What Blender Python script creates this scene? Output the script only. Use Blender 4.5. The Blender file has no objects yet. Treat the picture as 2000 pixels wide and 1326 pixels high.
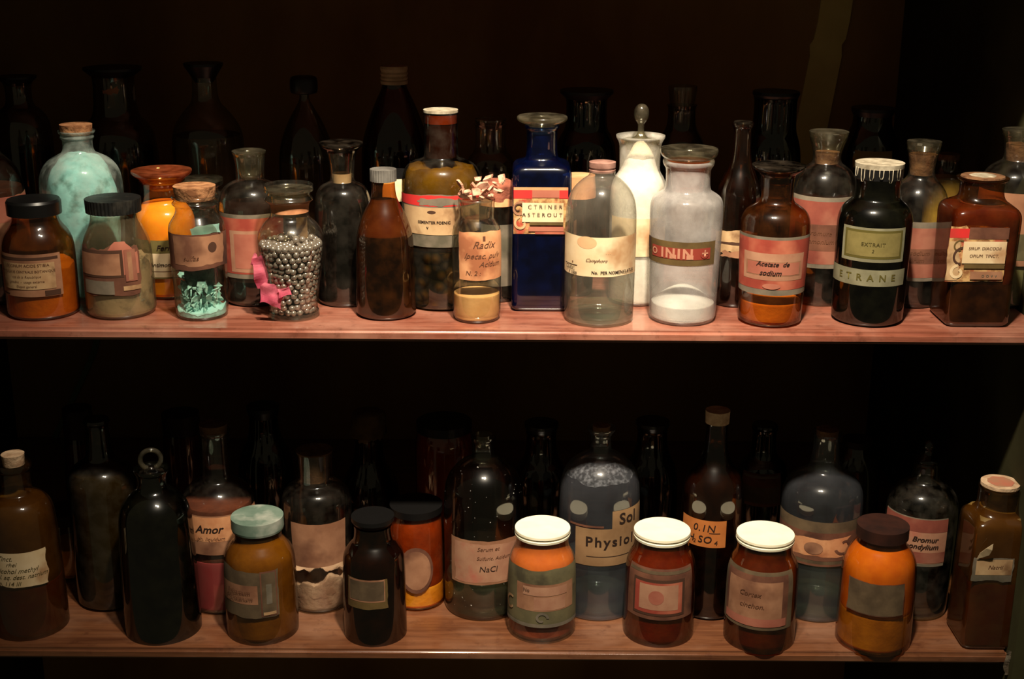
import bpy, bmesh, math, random
from mathutils import Vector, Matrix, noise

# ------------------------------------------------------------------ camera
SC = bpy.context.scene
COL = SC.collection
F = 2600.0                                   # focal length in pixels of a 2000 px wide frame
PITCH = math.radians(17.3)
ROLL = math.radians(0.35)
cp, sp = math.cos(PITCH), math.sin(PITCH)
R0 = Vector((1, 0, 0)); U0 = Vector((0, sp, cp)); FW = Vector((0, cp, -sp))
RV = R0 * math.cos(ROLL) + U0 * math.sin(ROLL)
UV = U0 * math.cos(ROLL) - R0 * math.sin(ROLL)
cam = bpy.data.cameras.new('camera'); cam.sensor_width = 36; cam.lens = F / 2000 * 36
cam.clip_start = 0.02; cam.clip_end = 20
cam_ob = bpy.data.objects.new('camera', cam); COL.objects.link(cam_ob)
m = Matrix((RV, UV, -FW)).transposed().to_4x4()
cam_ob.matrix_world = m
SC.camera = cam_ob

# ------------------------------------------------------------------ world, lamps, exposure
def lin(r, g=None, b=None, a=1.0):
    if g is None: r, g, b = r
    f = lambda c: (c / 255) / 12.92 if c / 255 <= 0.04045 else ((c / 255 + 0.055) / 1.055) ** 2.4
    return (f(r), f(g), f(b), a)

W = bpy.data.worlds.new('world'); SC.world = W; W.use_nodes = True
bg = W.node_tree.nodes['Background']
bg.inputs['Color'].default_value = (1.0, 0.86, 0.50, 1); bg.inputs['Strength'].default_value = 0.032
SC.view_settings.view_transform = 'Standard'; SC.view_settings.look = 'None'
SC.view_settings.exposure = 0.0; SC.view_settings.gamma = 1.0
SC.view_settings.use_curve_mapping = False
SC.cycles.transparent_max_bounces = 40
SC.cycles.max_bounces = 8
SC.cycles.use_denoising = True
SC.cycles.sample_clamp_indirect = 2.0

def spot(loc, target, energy, size, col, rad, blend=0.9):
    l = bpy.data.lights.new('display_spotlight', 'SPOT'); l.energy = energy; l.color = col
    l.spot_size = math.radians(size); l.spot_blend = blend; l.shadow_soft_size = rad
    o = bpy.data.objects.new('display_spotlight', l); COL.objects.link(o)
    o.location = loc
    d = Vector(target) - Vector(loc)
    o.rotation_euler = d.to_track_quat('-Z', 'Y').to_euler()
WARM = (1.0, 0.86, 0.66)
spot((0.10, 0.66, 0.78), (0.09, 1.40, -0.06), 212, 66, WARM, 0.036, 1.0)
spot((-0.06, 0.67, 0.79), (0.03, 1.40, -0.08), 56, 66, WARM, 0.028, 1.0)

# ------------------------------------------------------------------ pixel <-> place on the shelves
YF = 1.25
def ray(u, v):
    return FW * F + RV * (u - 1000) + UV * (663 - v)
def hit_y(u, v, y):
    d = ray(u, v); return d * (y / d.y)
def hit_z(u, v, z):
    d = ray(u, v); return d * (z / d.z)
ZU = hit_y(1000, 646, YF).z
ZL = hit_y(1000, 1272, YF).z
ZT = ZU + 0.385
YB = 1.86
XR = 0.53
XL = -0.74

# ------------------------------------------------------------------ materials
MATS = {}
def newmat(name):
    mt = bpy.data.materials.new(name); mt.use_nodes = True
    nt = mt.node_tree; nt.nodes.clear()
    out = nt.nodes.new('ShaderNodeOutputMaterial')
    return mt, nt, out
def N(nt, t, **kw):
    n = nt.nodes.new(t)
    for k, v in kw.items():
        if k in n.inputs: n.inputs[k].default_value = v
        else: setattr(n, k, v)
    return n
def math_node(nt, op, a, b=None, clamp=False):
    n = nt.nodes.new('ShaderNodeMath'); n.operation = op; n.use_clamp = clamp
    for i, x in enumerate((a, b)):
        if x is None: continue
        if isinstance(x, (int, float)): n.inputs[i].default_value = x
        else: nt.links.new(x, n.inputs[i])
    return n.outputs[0]
def noise_fac(nt, scale, detail=4, lo=0.35, hi=0.65, stretch=None, rough=0.55, seed=0):
    tc = nt.nodes.new('ShaderNodeTexCoord')
    mp = nt.nodes.new('ShaderNodeMapping'); nt.links.new(tc.outputs['Object'], mp.inputs[0])
    if stretch: mp.inputs['Scale'].default_value = stretch
    mp.inputs['Location'].default_value = (seed * 1.7, seed * .9, seed * .37)
    n = nt.nodes.new('ShaderNodeTexNoise'); n.inputs['Scale'].default_value = scale
    n.inputs['Detail'].default_value = detail; n.inputs['Roughness'].default_value = rough
    nt.links.new(mp.outputs[0], n.inputs['Vector'])
    mr = nt.nodes.new('ShaderNodeMapRange'); nt.links.new(n.outputs['Fac'], mr.inputs['Value'])
    mr.inputs['From Min'].default_value = lo; mr.inputs['From Max'].default_value = hi
    return mr.outputs[0]
def mixcol(nt, fac, a, b, mode='MIX'):
    n = nt.nodes.new('ShaderNodeMix'); n.data_type = 'RGBA'; n.blend_type = mode
    nt.links.new(fac, n.inputs[0]) if not isinstance(fac, (int, float)) else setattr(n.inputs[0], 'default_value', fac)
    for i, x in ((6, a), (7, b)):
        if isinstance(x, tuple): n.inputs[i].default_value = x
        else: nt.links.new(x, n.inputs[i])
    return n.outputs[2]

def glass(name, tint, dust=0.04, dust_glow_col=(150, 140, 125), rough=0.05, dscale=60, dlo=0.4, dhi=0.75, refl=0.10, edge=2.2, base=0.0, sheen=0.007):
    """thin bottle wall: tinted see-through wall, mirror-like sheen, a film of dust, plus painted glow in amber and cobalt"""
    if name in MATS: return MATS[name]
    mt, nt, out = newmat(name); L = nt.links.new
    lw = N(nt, 'ShaderNodeLayerWeight'); lw.inputs['Blend'].default_value = 0.5
    fc = lw.outputs['Facing']
    p2 = math_node(nt, 'POWER', fc, edge)
    t = tint
    td = tuple(max(0, x) ** 2.6 * 0.55 for x in t[:3]) + (1,)
    tr = N(nt, 'ShaderNodeBsdfTransparent'); L(mixcol(nt, p2, t, td), tr.inputs['Color'])
    gl = N(nt, 'ShaderNodeBsdfGlossy', Roughness=rough); gl.inputs['Color'].default_value = (1, 1, 1, 1)
    p5 = math_node(nt, 'POWER', fc, 5.0)
    fr = math_node(nt, 'ADD', math_node(nt, 'MULTIPLY', p5, 0.55), refl, True)
    mx = N(nt, 'ShaderNodeMixShader'); L(fr, mx.inputs[0]); L(tr.outputs[0], mx.inputs[1]); L(gl.outputs[0], mx.inputs[2])
    g2 = N(nt, 'ShaderNodeBsdfGlossy', Roughness=0.30); g2.inputs['Color'].default_value = (1, 1, 1, 1)
    mg = N(nt, 'ShaderNodeMixShader'); mg.inputs[0].default_value = sheen; L(mx.outputs[0], mg.inputs[1]); L(g2.outputs[0], mg.inputs[2]); mx = mg
    df = N(nt, 'ShaderNodeBsdfDiffuse'); df.inputs['Color'].default_value = lin(dust_glow_col)
    nf = noise_fac(nt, dscale, 6, dlo, dhi)
    df_f = math_node(nt, 'ADD', math_node(nt, 'MULTIPLY', nf, dust), base, True)
    m2 = N(nt, 'ShaderNodeMixShader'); L(df_f, m2.inputs[0]); L(mx.outputs[0], m2.inputs[1]); L(df.outputs[0], m2.inputs[2])
    L(m2.outputs[0], out.inputs['Surface'])
    MATS[name] = mt; return mt

def matte(name, col, col2=None, scale=80, bump=0.0, rough=0.9, spec=0.2, metal=0.0, lo=0.35, hi=0.65, stretch=None, detail=5, col3=None, scale3=14, coat=0.0, sss=0):
    if name in MATS: return MATS[name]
    mt, nt, out = newmat(name); L = nt.links.new
    b = N(nt, 'ShaderNodeBsdfPrincipled'); b.inputs['Roughness'].default_value = rough
    b.inputs['Specular IOR Level'].default_value = spec; b.inputs['Metallic'].default_value = metal
    b.inputs['Coat Weight'].default_value = coat; b.inputs['Coat Roughness'].default_value = 0.12
    c = lin(col)
    if col2 is not None:
        nf = noise_fac(nt, scale, detail, lo, hi, stretch)
        o = mixcol(nt, nf, c, lin(col2))
        if col3 is not None:
            n3 = noise_fac(nt, scale3, 4, 0.52, 0.66, None, seed=3)
            o = mixcol(nt, n3, o, lin(col3))
        L(o, b.inputs['Base Color'])
        if bump:
            bp = N(nt, 'ShaderNodeBump'); bp.inputs['Strength'].default_value = bump; bp.inputs['Distance'].default_value = 0.002
            L(nf, bp.inputs['Height']); L(bp.outputs[0], b.inputs['Normal'])
    else: b.inputs['Base Color'].default_value = c
    L(b.outputs[0], out.inputs['Surface'])
    MATS[name] = mt; return mt

def wood(name, a, b_, c_, rough=0.32):
    mt, nt, out = newmat(name); L = nt.links.new
    b = N(nt, 'ShaderNodeBsdfPrincipled')
    g = noise_fac(nt, 22, 8, 0.32, 0.68, (0.35, 5, 5), 0.65)
    g2 = noise_fac(nt, 9, 5, 0.45, 0.7, (1, 1.6, 1), 0.6, seed=5)
    g3 = noise_fac(nt, 60, 6, 0.56, 0.72, (1, 1, 1), 0.7, seed=9)
    col = mixcol(nt, g, lin(a), lin(b_)); col = mixcol(nt, math_node(nt, 'MULTIPLY', g2, 0.6), col, lin(c_))
    col = mixcol(nt, math_node(nt, 'MULTIPLY', g3, 0.6), col, lin(70, 36, 24))
    b.inputs['Coat Weight'].default_value = 1.0; b.inputs['Coat Roughness'].default_value = 0.13
    L(col, b.inputs['Base Color'])
    rr = math_node(nt, 'ADD', math_node(nt, 'MULTIPLY', g2, 0.2), rough); L(rr, b.inputs['Roughness'])
    bp = N(nt, 'ShaderNodeBump'); bp.inputs['Strength'].default_value = 0.15; bp.inputs['Distance'].default_value = 0.001
    L(g, bp.inputs['Height']); L(bp.outputs[0], b.inputs['Normal'])
    L(b.outputs[0], out.inputs['Surface']); return mt

def clump(name, cols, scale=70, bump=0.6):
    """pebbly mass seen through a wall: seeds, beans, flakes"""
    if name in MATS: return MATS[name]
    mt, nt, out = newmat(name); L = nt.links.new
    b = N(nt, 'ShaderNodeBsdfPrincipled'); b.inputs['Roughness'].default_value = 0.7
    tc = nt.nodes.new('ShaderNodeTexCoord')
    v = N(nt, 'ShaderNodeTexVoronoi'); v.inputs['Scale'].default_value = scale; L(tc.outputs['Object'], v.inputs['Vector'])
    cr = N(nt, 'ShaderNodeValToRGB'); L(v.outputs['Distance'], cr.inputs[0])
    cr.color_ramp.elements[0].color = lin(cols[0]); cr.color_ramp.elements[0].position = 0.1
    cr.color_ramp.elements[1].color = lin(cols[1]); cr.color_ramp.elements[1].position = 0.6
    L(cr.outputs[0], b.inputs['Base Color'])
    bp = N(nt, 'ShaderNodeBump'); bp.invert = True; bp.inputs['Strength'].default_value = bump; bp.inputs['Distance'].default_value = 0.004
    L(v.outputs['Distance'], bp.inputs['Height']); L(bp.outputs[0], b.inputs['Normal'])
    L(b.outputs[0], out.inputs['Surface']); MATS[name] = mt; return mt

# ------------------------------------------------------------------ mesh helpers
def link(name, me, mats, parent=None, loc=(0, 0, 0), rz=0.0):
    o = bpy.data.objects.new(name, me); COL.objects.link(o)
    for mm in (mats if isinstance(mats, (list, tuple)) else [mats]): me.materials.append(mm)
    if parent is not None: o.parent = parent
    o.location = loc; o.rotation_euler = (0, 0, rz); return o
def tag(o, label=None, cat=None, group=None, kind=None):
    if label: o['label'] = label
    if cat: o['category'] = cat
    if group: o['group'] = group
    if kind: o['kind'] = kind
    return o
def smooth_mesh(me, ang=35):
    me.shade_smooth()
    try: me.set_sharp_from_angle(angle=math.radians(ang))
    except Exception: pass
def chaikin(p, it=2):
    for _ in range(it):
        q = [p[0]]
        for a, b in zip(p[:-1], p[1:]):
            q.append(tuple(x * .75 + y * .25 for x, y in zip(a, b)))
            q.append(tuple(x * .25 + y * .75 for x, y in zip(a, b)))
        q.append(p[-1]); p = q
    return p
def lathe(prof, seg=64, sq=0.0, ribs=0, ribd=0.0, wob=0.0, seed=0, it=2, close=True, bevel=0.0):
    """prof: (r, z[, squareness]) from bottom to top -> mesh"""
    P = chaikin([tuple(p) if len(p) == 3 else (p[0], p[1], sq) for p in prof], it)
    verts, faces, rings = [], [], []
    for (r, z, s) in P:
        if r < 1e-5:
            rings.append([len(verts)]); verts.append((0, 0, z)); continue
        ring = []
        for i in range(seg):
            a = 2 * math.pi * (i + .5) / seg
            k = 1.0
            if s > 0.001:
                n = 2 + s * 9
                k = 1 / (abs(math.cos(a)) ** n + abs(math.sin(a)) ** n) ** (1 / n)
            rr = r * k
            if ribs: rr += ribd * (0.5 + 0.5 * math.cos(a * ribs)) * (1 if ribd < 0 else 1)
            if wob: rr *= 1 + wob * noise.noise(Vector((math.cos(a) * 2, math.sin(a) * 2, z * 60 + seed)))
            ring.append(len(verts)); verts.append((rr * math.cos(a), rr * math.sin(a), z))
        rings.append(ring)
    for A, B in zip(rings[:-1], rings[1:]):
        if len(A) == 1 and len(B) == 1: continue
        for i in range(seg):
            j = (i + 1) % seg
            if len(A) == 1: faces.append((A[0], B[j], B[i]))
            elif len(B) == 1: faces.append((A[i], A[j], B[0]))
            else: faces.append((A[i], A[j], B[j], B[i]))
    me = bpy.data.meshes.new('m'); me.from_pydata(verts, [], faces); me.update(); smooth_mesh(me, 40); return me
def box_mesh(x0, x1, y0, y1, z0, z1, bev=0.0, seg=2):
    bm = bmesh.new(); bmesh.ops.create_cube(bm, size=1)
    for v in bm.verts:
        v.co = Vector((x0 + (v.co.x + .5) * (x1 - x0), y0 + (v.co.y + .5) * (y1 - y0), z0 + (v.co.z + .5) * (z1 - z0)))
    if bev: bmesh.ops.bevel(bm, geom=bm.edges[:], offset=bev, segments=seg, affect='EDGES')
    me = bpy.data.meshes.new('m'); bm.to_mesh(me); bm.free(); return me
def text_mesh(body, size, shear=0.0, bold=0.0, space=1.0):
    cu = bpy.data.curves.new('t', 'FONT'); cu.body = body; cu.size = size; cu.align_x = 'CENTER'; cu.align_y = 'CENTER'
    cu.shear = shear; cu.offset = bold; cu.space_character = space; cu.resolution_u = 3
    o = bpy.data.objects.new('t', cu); COL.objects.link(o)
    dg = bpy.context.evaluated_depsgraph_get(); dg.update()
    me = bpy.data.meshes.new_from_object(o.evaluated_get(dg))
    vs = [v.co.copy() for v in me.vertices]; fs = [tuple(p.vertices) for p in me.polygons]
    bpy.data.meshes.remove(me); bpy.data.objects.remove(o); bpy.data.curves.remove(cu)
    return vs, fs

def label_mesh(R, a0, a1, z0, z1, layers, flat=False, torn=(0, 0, 0, 0), seed=0, rfun=None, curl=0.0):
    """a paper label lying on the wall. layers: ('box',fx0,fx1,fy0,fy1,mat) / ('txt',body,fx,fy,h,mat[,shear,bold,space]) / ('ring',...)"""
    verts, faces, mi, mats = [], [], [], []
    def slot(mt):
        if mt not in mats: mats.append(mt)
        return mats.index(mt)
    s0, s1 = a0 * R, a1 * R
    if flat: s0, s1 = a0, a1
    def place(s, z, off):
        if flat: return (s, -R - off, z)
        rr = (rfun(z) if rfun else R) + off; a = s / R
        return (rr * math.sin(a), -rr * math.cos(a), z)
    def patch(x0, x1, y0, y1, mt, off, tr=(0, 0, 0, 0), sd=0, nx=None):
        nx = nx or max(2, int(abs(x1 - x0) / 0.0015)); nz = max(1, int((y1 - y0) / 0.004)) if rfun or max(tr) > 0 else 1
        if max(tr) > 0: nz = max(nz, 14); nx = max(nx, 40)
        b = len(verts)
        def nn(t, k): return min(1, max(0, 0.5 + 0.75 * noise.fractal(Vector((t * 3.1 + sd, k * 7.3 + sd, 0.3)), 1.2, 2.1, 5)))
        for j in range(nz + 1):
            fz = j / nz
            xa = x0 + tr[2] * (x1 - x0) * nn(fz, 1); xb = x1 - tr[3] * (x1 - x0) * nn(fz, 2)
            for i in range(nx + 1):
                fx = i / nx
                ya = y0 + tr[1] * (y1 - y0) * nn(fx, 3); yb = y1 - tr[0] * (y1 - y0) * nn(fx, 4)
                verts.append(place(xa + (xb - xa) * fx, ya + (yb - ya) * fz, off))
        for j in range(nz):
            for i in range(nx):
                k = b + j * (nx + 1) + i
                faces.append((k, k + 1, k + nx + 2, k + nx + 1)); mi.append(slot(mt))
    H = z1 - z0; Wd = s1 - s0; off = 0.0004
    for L_ in layers:
        if L_[0] == 'base':
            patch(s0, s1, z0, z1, L_[1], off, torn, seed)
        elif L_[0] == 'box':
            off += 0.00012
            _, fx0, fx1, fy0, fy1, mt = L_[:6]
            patch(s0 + Wd * fx0, s0 + Wd * fx1, z0 + H * fy0, z0 + H * fy1, mt, off, L_[6] if len(L_) > 6 else (0, 0, 0, 0), seed + fx0 * 3)
        elif L_[0] == 'txt':
            _, body, fx, fy, h, mt = L_[:6]
            shear = L_[6] if len(L_) > 6 else 0; bold = L_[7] if len(L_) > 7 else 0; spc = L_[8] if len(L_) > 8 else 1
            vs, fs = text_mesh(body, h * H * 1.35, shear, bold * h * H, spc)
            b = len(verts)
            for c in vs: verts.append(place(s0 + Wd * fx + c.x, z0 + H * fy + c.y, off + 0.0003))
            for f_ in fs: faces.append(tuple(b + k for k in f_)); mi.append(slot(mt))
        elif L_[0] == 'disc':
            off += 0.00012
            _, fx, fy, r, mt = L_[:5]; squash = L_[5] if len(L_) > 5 else 1
            b = len(verts); n = 24; m_ = 6
            for q in range(m_ + 1):
                for i in range(n):
                    a = 2 * math.pi * i / n; k = q / m_
                    verts.append(place(s0 + Wd * fx + k * r * H * squash * math.cos(a), z0 + H * fy + k * r * H * math.sin(a), off))
            for q in range(m_):
                for i in range(n):
                    j = (i + 1) % n; faces.append((b + q * n + i, b + (q + 1) * n + i, b + (q + 1) * n + j, b + q * n + j)); mi.append(slot(mt))
        elif L_[0] == 'curl':                    # a scroll drawn as a thick open arc
            off += 0.0001
            _, fx, fy, r, t0, t1, w, mt = L_[:8]
            b = len(verts); n = 18
            for i in range(n + 1):
                t = math.radians(t0 + (t1 - t0) * i / n); k = 1 - 0.55 * i / n
                for q in (-1, 1):
                    rr = r * H * k + q * w * H * .5
                    verts.append(place(s0 + Wd * fx + rr * math.cos(t), z0 + H * fy + rr * math.sin(t), off))
            for i in range(n): faces.append((b + 2 * i, b + 2 * i + 1, b + 2 * i + 3, b + 2 * i + 2)); mi.append(slot(mt))
    me = bpy.data.meshes.new('m'); me.from_pydata(verts, [], faces); me.update()
    for p, k in zip(me.polygons, mi): p.material_index = k
    me.shade_smooth()
    return me, mats

# ------------------------------------------------------------------ a bottle from what its outline reads in the photo
def bottle(name, label, cat, vf, u, um, wb, prof, gl, z, stop=(), fill=(), labels=(), group=None, sq=0.0, inner=None, wob=0.0, seg=64, rot=None, yadd=0.0):
    """vf: line where the base meets the shelf in front; u at height um: axis; wb: base width; prof: (v, width) bottom to lip.
    All are turned into metres on the shelf at height z; the outcome is a real bottle of that size standing there."""
    P = hit_z(u, vf, z); yc = P.y + yadd
    for _ in range(4):
        dep = hit_y(u, vf, yc).dot(FW); rb = wb / 2 / F * dep; yc = P.y + yadd + rb * .98
    X = hit_y(u, um, yc).x
    n = math.hypot(X, yc)
    th = 0.0 if sq else -math.atan2(X, yc)
    if rot is not None: th = rot
    def zc(v, h=n):
        d = ray(u, v); return d.z / math.hypot(d.x, d.y) * h - z
    def rad(w, zz):
        p = Vector((X, yc, z + zz)); return w / 2 / F * p.dot(FW)
    def conv(lst):
        o = []
        for q in lst:
            zz = zc(q[0]); o.append((rad(q[1], zz), zz, q[2] if len(q) > 2 else sq))
        return o
    root = bpy.data.objects.new(name, None); COL.objects.link(root); root.empty_display_size = 0.02
    root.location = (X, yc, z + 0.0002); root.rotation_euler = (0, 0, th)
    tag(root, label, cat, group)
    body = conv(prof)
    full = [(0, 0.0012, sq), (rb * .8, 0.0, sq), (rb * .93, 0.0, sq), (rb, 0.004, sq), (rb, 0.007, sq)] + body
    me = lathe(full, seg, wob=wob)
    link('glass_body', me, gl, root)
    env = chaikin([(p[0], p[1]) for p in full[3:]], 2)
    def rat(zz):
        for a, b in zip(env[:-1], env[1:]):
            if a[1] <= zz <= b[1] and b[1] > a[1]:
                return a[0] + (b[0] - a[0]) * (zz - a[1]) / (b[1] - a[1])
        return env[0][0] if zz < env[0][1] else env[-1][0]
    if inner is not None:                        # the thick heel of heavy clear glass
        link('heel', lathe([(0, 0.009, sq), (rb * .5, 0.0065, sq), (rb * .82, 0.0045, sq), (rb * .9, 0.007, sq), (rb * .915, 0.014, sq)], seg), inner, root)
    ztop_ = max(p[1] for p in body)
    def zf(v, k=1.0):
        zz = zc(v)
        for _ in range(5): zz = zc(v, n - rat(zz) * k)
        return zz
    lowz = 0.003
    for fl in fill:
        lvl, mt, nm = fl[:3]; kw = fl[3] if len(fl) > 3 else {}
        k = kw.get('k', 0.94) if mt.name not in ('black_liquid', 'dark_brown_liquid') else 0.985; zt = min(zf(lvl, .9), ztop_ - .003)
        zb = kw.get('zb', lowz); zb = zf(kw['vb'], .9) if 'vb' in kw else zb
        pr = [(0, zb, sq), (rat(zb) * k * .96, zb, sq)]
        m_ = 10
        for i in range(m_ + 1):
            zz = zb + (zt - zb) * i / m_
            pr.append((rat(max(zz, 0.006)) * k * (kw.get('tf', lambda t: 1)(i / m_)), zz, sq))
        rt = pr[-1][0]; dome = kw.get('dome', 0.0)
        pr += [(rt * .97, zt + 0.0003, sq), (rt * .6, zt + dome * .6, sq), (rt * .25, zt + dome * .95, sq), (0, zt + dome, sq)]
        me = lathe(pr, 48, wob=kw.get('wob', 0.0), it=1)
        if kw.get('bump', 0):
            for v in me.vertices:
                if v.co.z > zt - (zt - zb) * kw.get('bd', 0.1):
                    v.co.z += kw['bump'] * noise.fractal(Vector((v.co.x * 60, v.co.y * 60, u)), 0.9, 2, 4)
        link(nm, me, mt, root); lowz = zt + 0.0002
    for st in stop:
        nm, mt, pf = st[:3]; kw = st[3] if len(st) > 3 else {}
        pr = conv(pf)
        pr = [(0, pr[0][1], 0)] + [(p[0], p[1], kw.get('sq', 0)) for p in pr] + [(0, pr[-1][1] + kw.get('crown', 0.0), 0)]
        if kw.get('sharp', True):
            q = []
            for a in pr: q += [a, a] if a[0] > 0 else [a]
            pr = q
        me = lathe(pr, kw.get('seg', 96 if kw.get('ribs') else 56), ribs=kw.get('ribs', 0), ribd=kw.get('ribd', 0), wob=kw.get('wob', 0), it=2, seed=u)
        o = link(nm, me, mt, root)
        if kw.get('label'): o['label'] = kw['label']
    for lb in labels:
        uL, uR, vt, vb, layers = lb[:5]; kw = lb[5] if len(lb) > 5 else {}
        zt_, zb_ = zf(vt), zf(vb)
        zm = (zt_ + zb_) / 2; R = rat(zm); dep = Vector((X, yc, z + zm)).dot(FW) - R; 
        uc = 1000 + F * (Vector((X, yc, z + zm)).dot(RV)) / Vector((X, yc, z + zm)).dot(FW)
        if sq:
            h = hit_y(uL, (vt + vb) / 2, yc - R).x - X; g_ = hit_y(uR, (vt + vb) / 2, yc - R).x - X
            zt_ = hit_y(u, vt, yc - R).z - z; zb_ = hit_y(u, vb, yc - R).z - z
            me, mats = label_mesh(R, h, g_, zb_, zt_, layers, flat=True, torn=kw.get('torn', (0, 0, 0, 0)), seed=u)
        else:
            rp = R * F / (dep + R)
            ang = lambda uu: math.asin(max(-.985, min(.985, (uu - uc) / rp)))
            R2 = max(rat(zt_), rat(zb_), R)
            me, mats = label_mesh(R, ang(uL), ang(uR), zb_, zt_, layers, torn=kw.get('torn', (0, 0, 0, 0)), seed=u, rfun=rat)
        link(kw.get('name', 'paper_label'), me, mats, root)
    root_info = dict(X=X, yc=yc, rb=rb, n=n, zc=zc, rad=rad, rat=rat, root=root, z=z, th=th)
    return root_info

# ------------------------------------------------------------------ the setting: a dark cabinet
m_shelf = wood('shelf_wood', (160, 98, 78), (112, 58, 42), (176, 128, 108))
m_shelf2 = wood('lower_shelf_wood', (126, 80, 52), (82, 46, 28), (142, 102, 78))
m_back = matte('back_board', (168, 136, 84), (132, 94, 56), 5, rough=0.85, detail=6, stretch=(1, 1, .5), spec=.1)
m_side = matte('side_board', (62, 60, 38), (44, 40, 24), 8, rough=0.8, spec=.1)
def struct(name, me, mt):
    o = link(name, me, mt); o['kind'] = 'structure'; return o
struct('wall_back', box_mesh(XL - .02, XR + .02, YB, YB + .015, -1.25, 0.75), m_back)
struct('wall_right', box_mesh(XR, XR + .018, YF - .012, YB, -1.25, 0.75), m_side)
struct('wall_left', box_mesh(XL - .018, XL, YF - .012, YB, -1.25, 0.75), m_side)
struct('floor', box_mesh(XL, XR, YF, YB, -1.25, -1.235), m_back)
struct('ceiling', box_mesh(XL, XR, YF, YB, 0.735, 0.75), m_back)
for zz, nm, lb in ((ZU, 'shelf_board', 'upper of the two bottle-filled reddish wooden shelf boards'),
                   (ZL, 'shelf_board', 'lower of the two bottle-filled reddish wooden shelf boards'),
                   (ZT, 'shelf_board', 'topmost wooden shelf board of the cabinet, above the picture')):
    me = box_mesh(XL, XR, YF, YB, zz - 0.0125, zz, 0.0034, 5); smooth_mesh(me, 60)
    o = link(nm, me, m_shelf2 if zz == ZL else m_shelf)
    tag(o, lb, 'shelf', kind='structure')

# ------------------------------------------------------------------ palettes
AMB = glass('amber_glass', (.62, .34, .12, 1), dust=.05, dust_glow_col=(170, 95, 40), base=.008)  # orange-brown film also paints light glowing through the glass
AMBD = glass('dark_amber_glass', (.36, .17, .06, 1), dust=.02, dust_glow_col=(140, 70, 30), base=.003)  # film colour carries a faint painted glow as well
AMBO = glass('ochre_amber_glass', (.62, .46, .17, 1), dust=.06, dust_glow_col=(150, 100, 50), base=.02)
AMBL = glass('light_amber_glass', (.90, .66, .28, 1), dust=.05, dust_glow_col=(190, 110, 60))
OLV = glass('olive_glass', (.42, .36, .16, 1), dust=.05)
CLR = glass('clear_glass', (.90, .90, .86, 1), dust=.05)
CLRH = glass('hazy_clear_glass', (.90, .90, .86, 1), dust=.16, dust_glow_col=(165, 155, 140), base=.05, dscale=16)
CLRD = glass('dusty_clear_glass', (.84, .84, .78, 1), dust=.07, dust_glow_col=(120, 110, 98), base=.005)
SMK = glass('smoky_clear_glass', (.55, .54, .46, 1), dust=.07, dust_glow_col=(110, 104, 90))
DRK = glass('blackish_green_glass', (.06, .06, .035, 1), dust=.03, dust_glow_col=(90, 88, 60))
BLU = glass('cobalt_glass', (.05, .13, .45, 1), dust=.02, dust_glow_col=(30, 70, 190), base=.008)  # blue film paints the sheen of the glass into its colour
FRS = glass('powder_filmed_glass', (.86, .87, .86, 1), dust=.30, dust_glow_col=(196, 190, 186), base=.22, dscale=34)
MIL = glass('white_filmed_glass', (.9, .9, .88, 1), dust=.35, dust_glow_col=(225, 218, 205), base=.2, dscale=50)
TEA = glass('chalky_green_glass', (.86, .92, .88, 1), dust=.36, dust_glow_col=(170, 184, 176), base=.06, dscale=38, dlo=.42, dhi=.62)
GRN = glass('greenish_clear_glass', (.84, .86, .76, 1), dust=.08)
MST = glass('smooth_misty_glass', (.80, .82, .83, 1), dust=.12, dust_glow_col=(130, 132, 142), dscale=14, base=.05)
SPK = glass('droplet_speckled_glass', (.72, .70, .64, 1), dust=.8, dust_glow_col=(215, 210, 200), dscale=230, dlo=.69, dhi=.72)
CND = glass('misted_glass', (.82, .83, .84, 1), dust=.34, dust_glow_col=(170, 172, 180), dscale=240, dlo=.44, dhi=.80, base=.05)
HEEL = glass('thick_glass_heel', (.72, .78, .66, 1), dust=.16, dust_glow_col=(165, 170, 145), refl=.10, dscale=25)
STP = glass('stopper_glass', (.82, .80, .70, 1), dust=.12, dust_glow_col=(140, 130, 108), refl=.10, base=.02)
STPA = glass('amber_stopper_glass', (.90, .60, .34, 1), dust=.28, dust_glow_col=(170, 90, 55), refl=.09, base=.10)
STPD = glass('dark_stopper_glass', (.22, .19, .14, 1), dust=.10, dust_glow_col=(120, 105, 90), refl=.08)

BLK = matte('black_cap', (14, 13, 13), rough=.38, spec=.5)
BLKW = matte('worn_black_cap', (18, 18, 17), (52, 49, 43), 60, rough=.5, spec=.4, lo=.5, hi=.72)
BRC = matte('brown_cap', (52, 26, 18), (34, 18, 14), 40, rough=.55, spec=.3)
GREYCAP = matte('grey_metal_cap', (120, 116, 110), (84, 80, 76), 60, rough=.5, metal=.3)
CREAMCAP = matte('cream_lid', (244, 236, 208), (236, 227, 198), 60, rough=.45, spec=.4)
TEALCAP = matte('tarnished_lid', (128, 146, 132), (92, 116, 102), 30, rough=.5, metal=.25, col3=(180, 184, 172), scale3=22)
CORK = matte('cork', (170, 122, 84), (120, 78, 50), 120, bump=.5)
CORKP = matte('pale_cork', (196, 168, 138), (160, 128, 100), 90, bump=.4)
CORKD = matte('old_dark_cork', (118, 84, 56), (80, 52, 34), 100, bump=.4)
RIM = matte('chalky_rim', (164, 154, 134), (118, 108, 90), 120, rough=.7)
RUSTY = matte('rusty_cap', (150, 112, 100), (104, 72, 62), 70, rough=.7)
CREAMTH = matte('cream_threaded_cap', (190, 165, 130), (150, 126, 96), 60, rough=.6)

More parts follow.
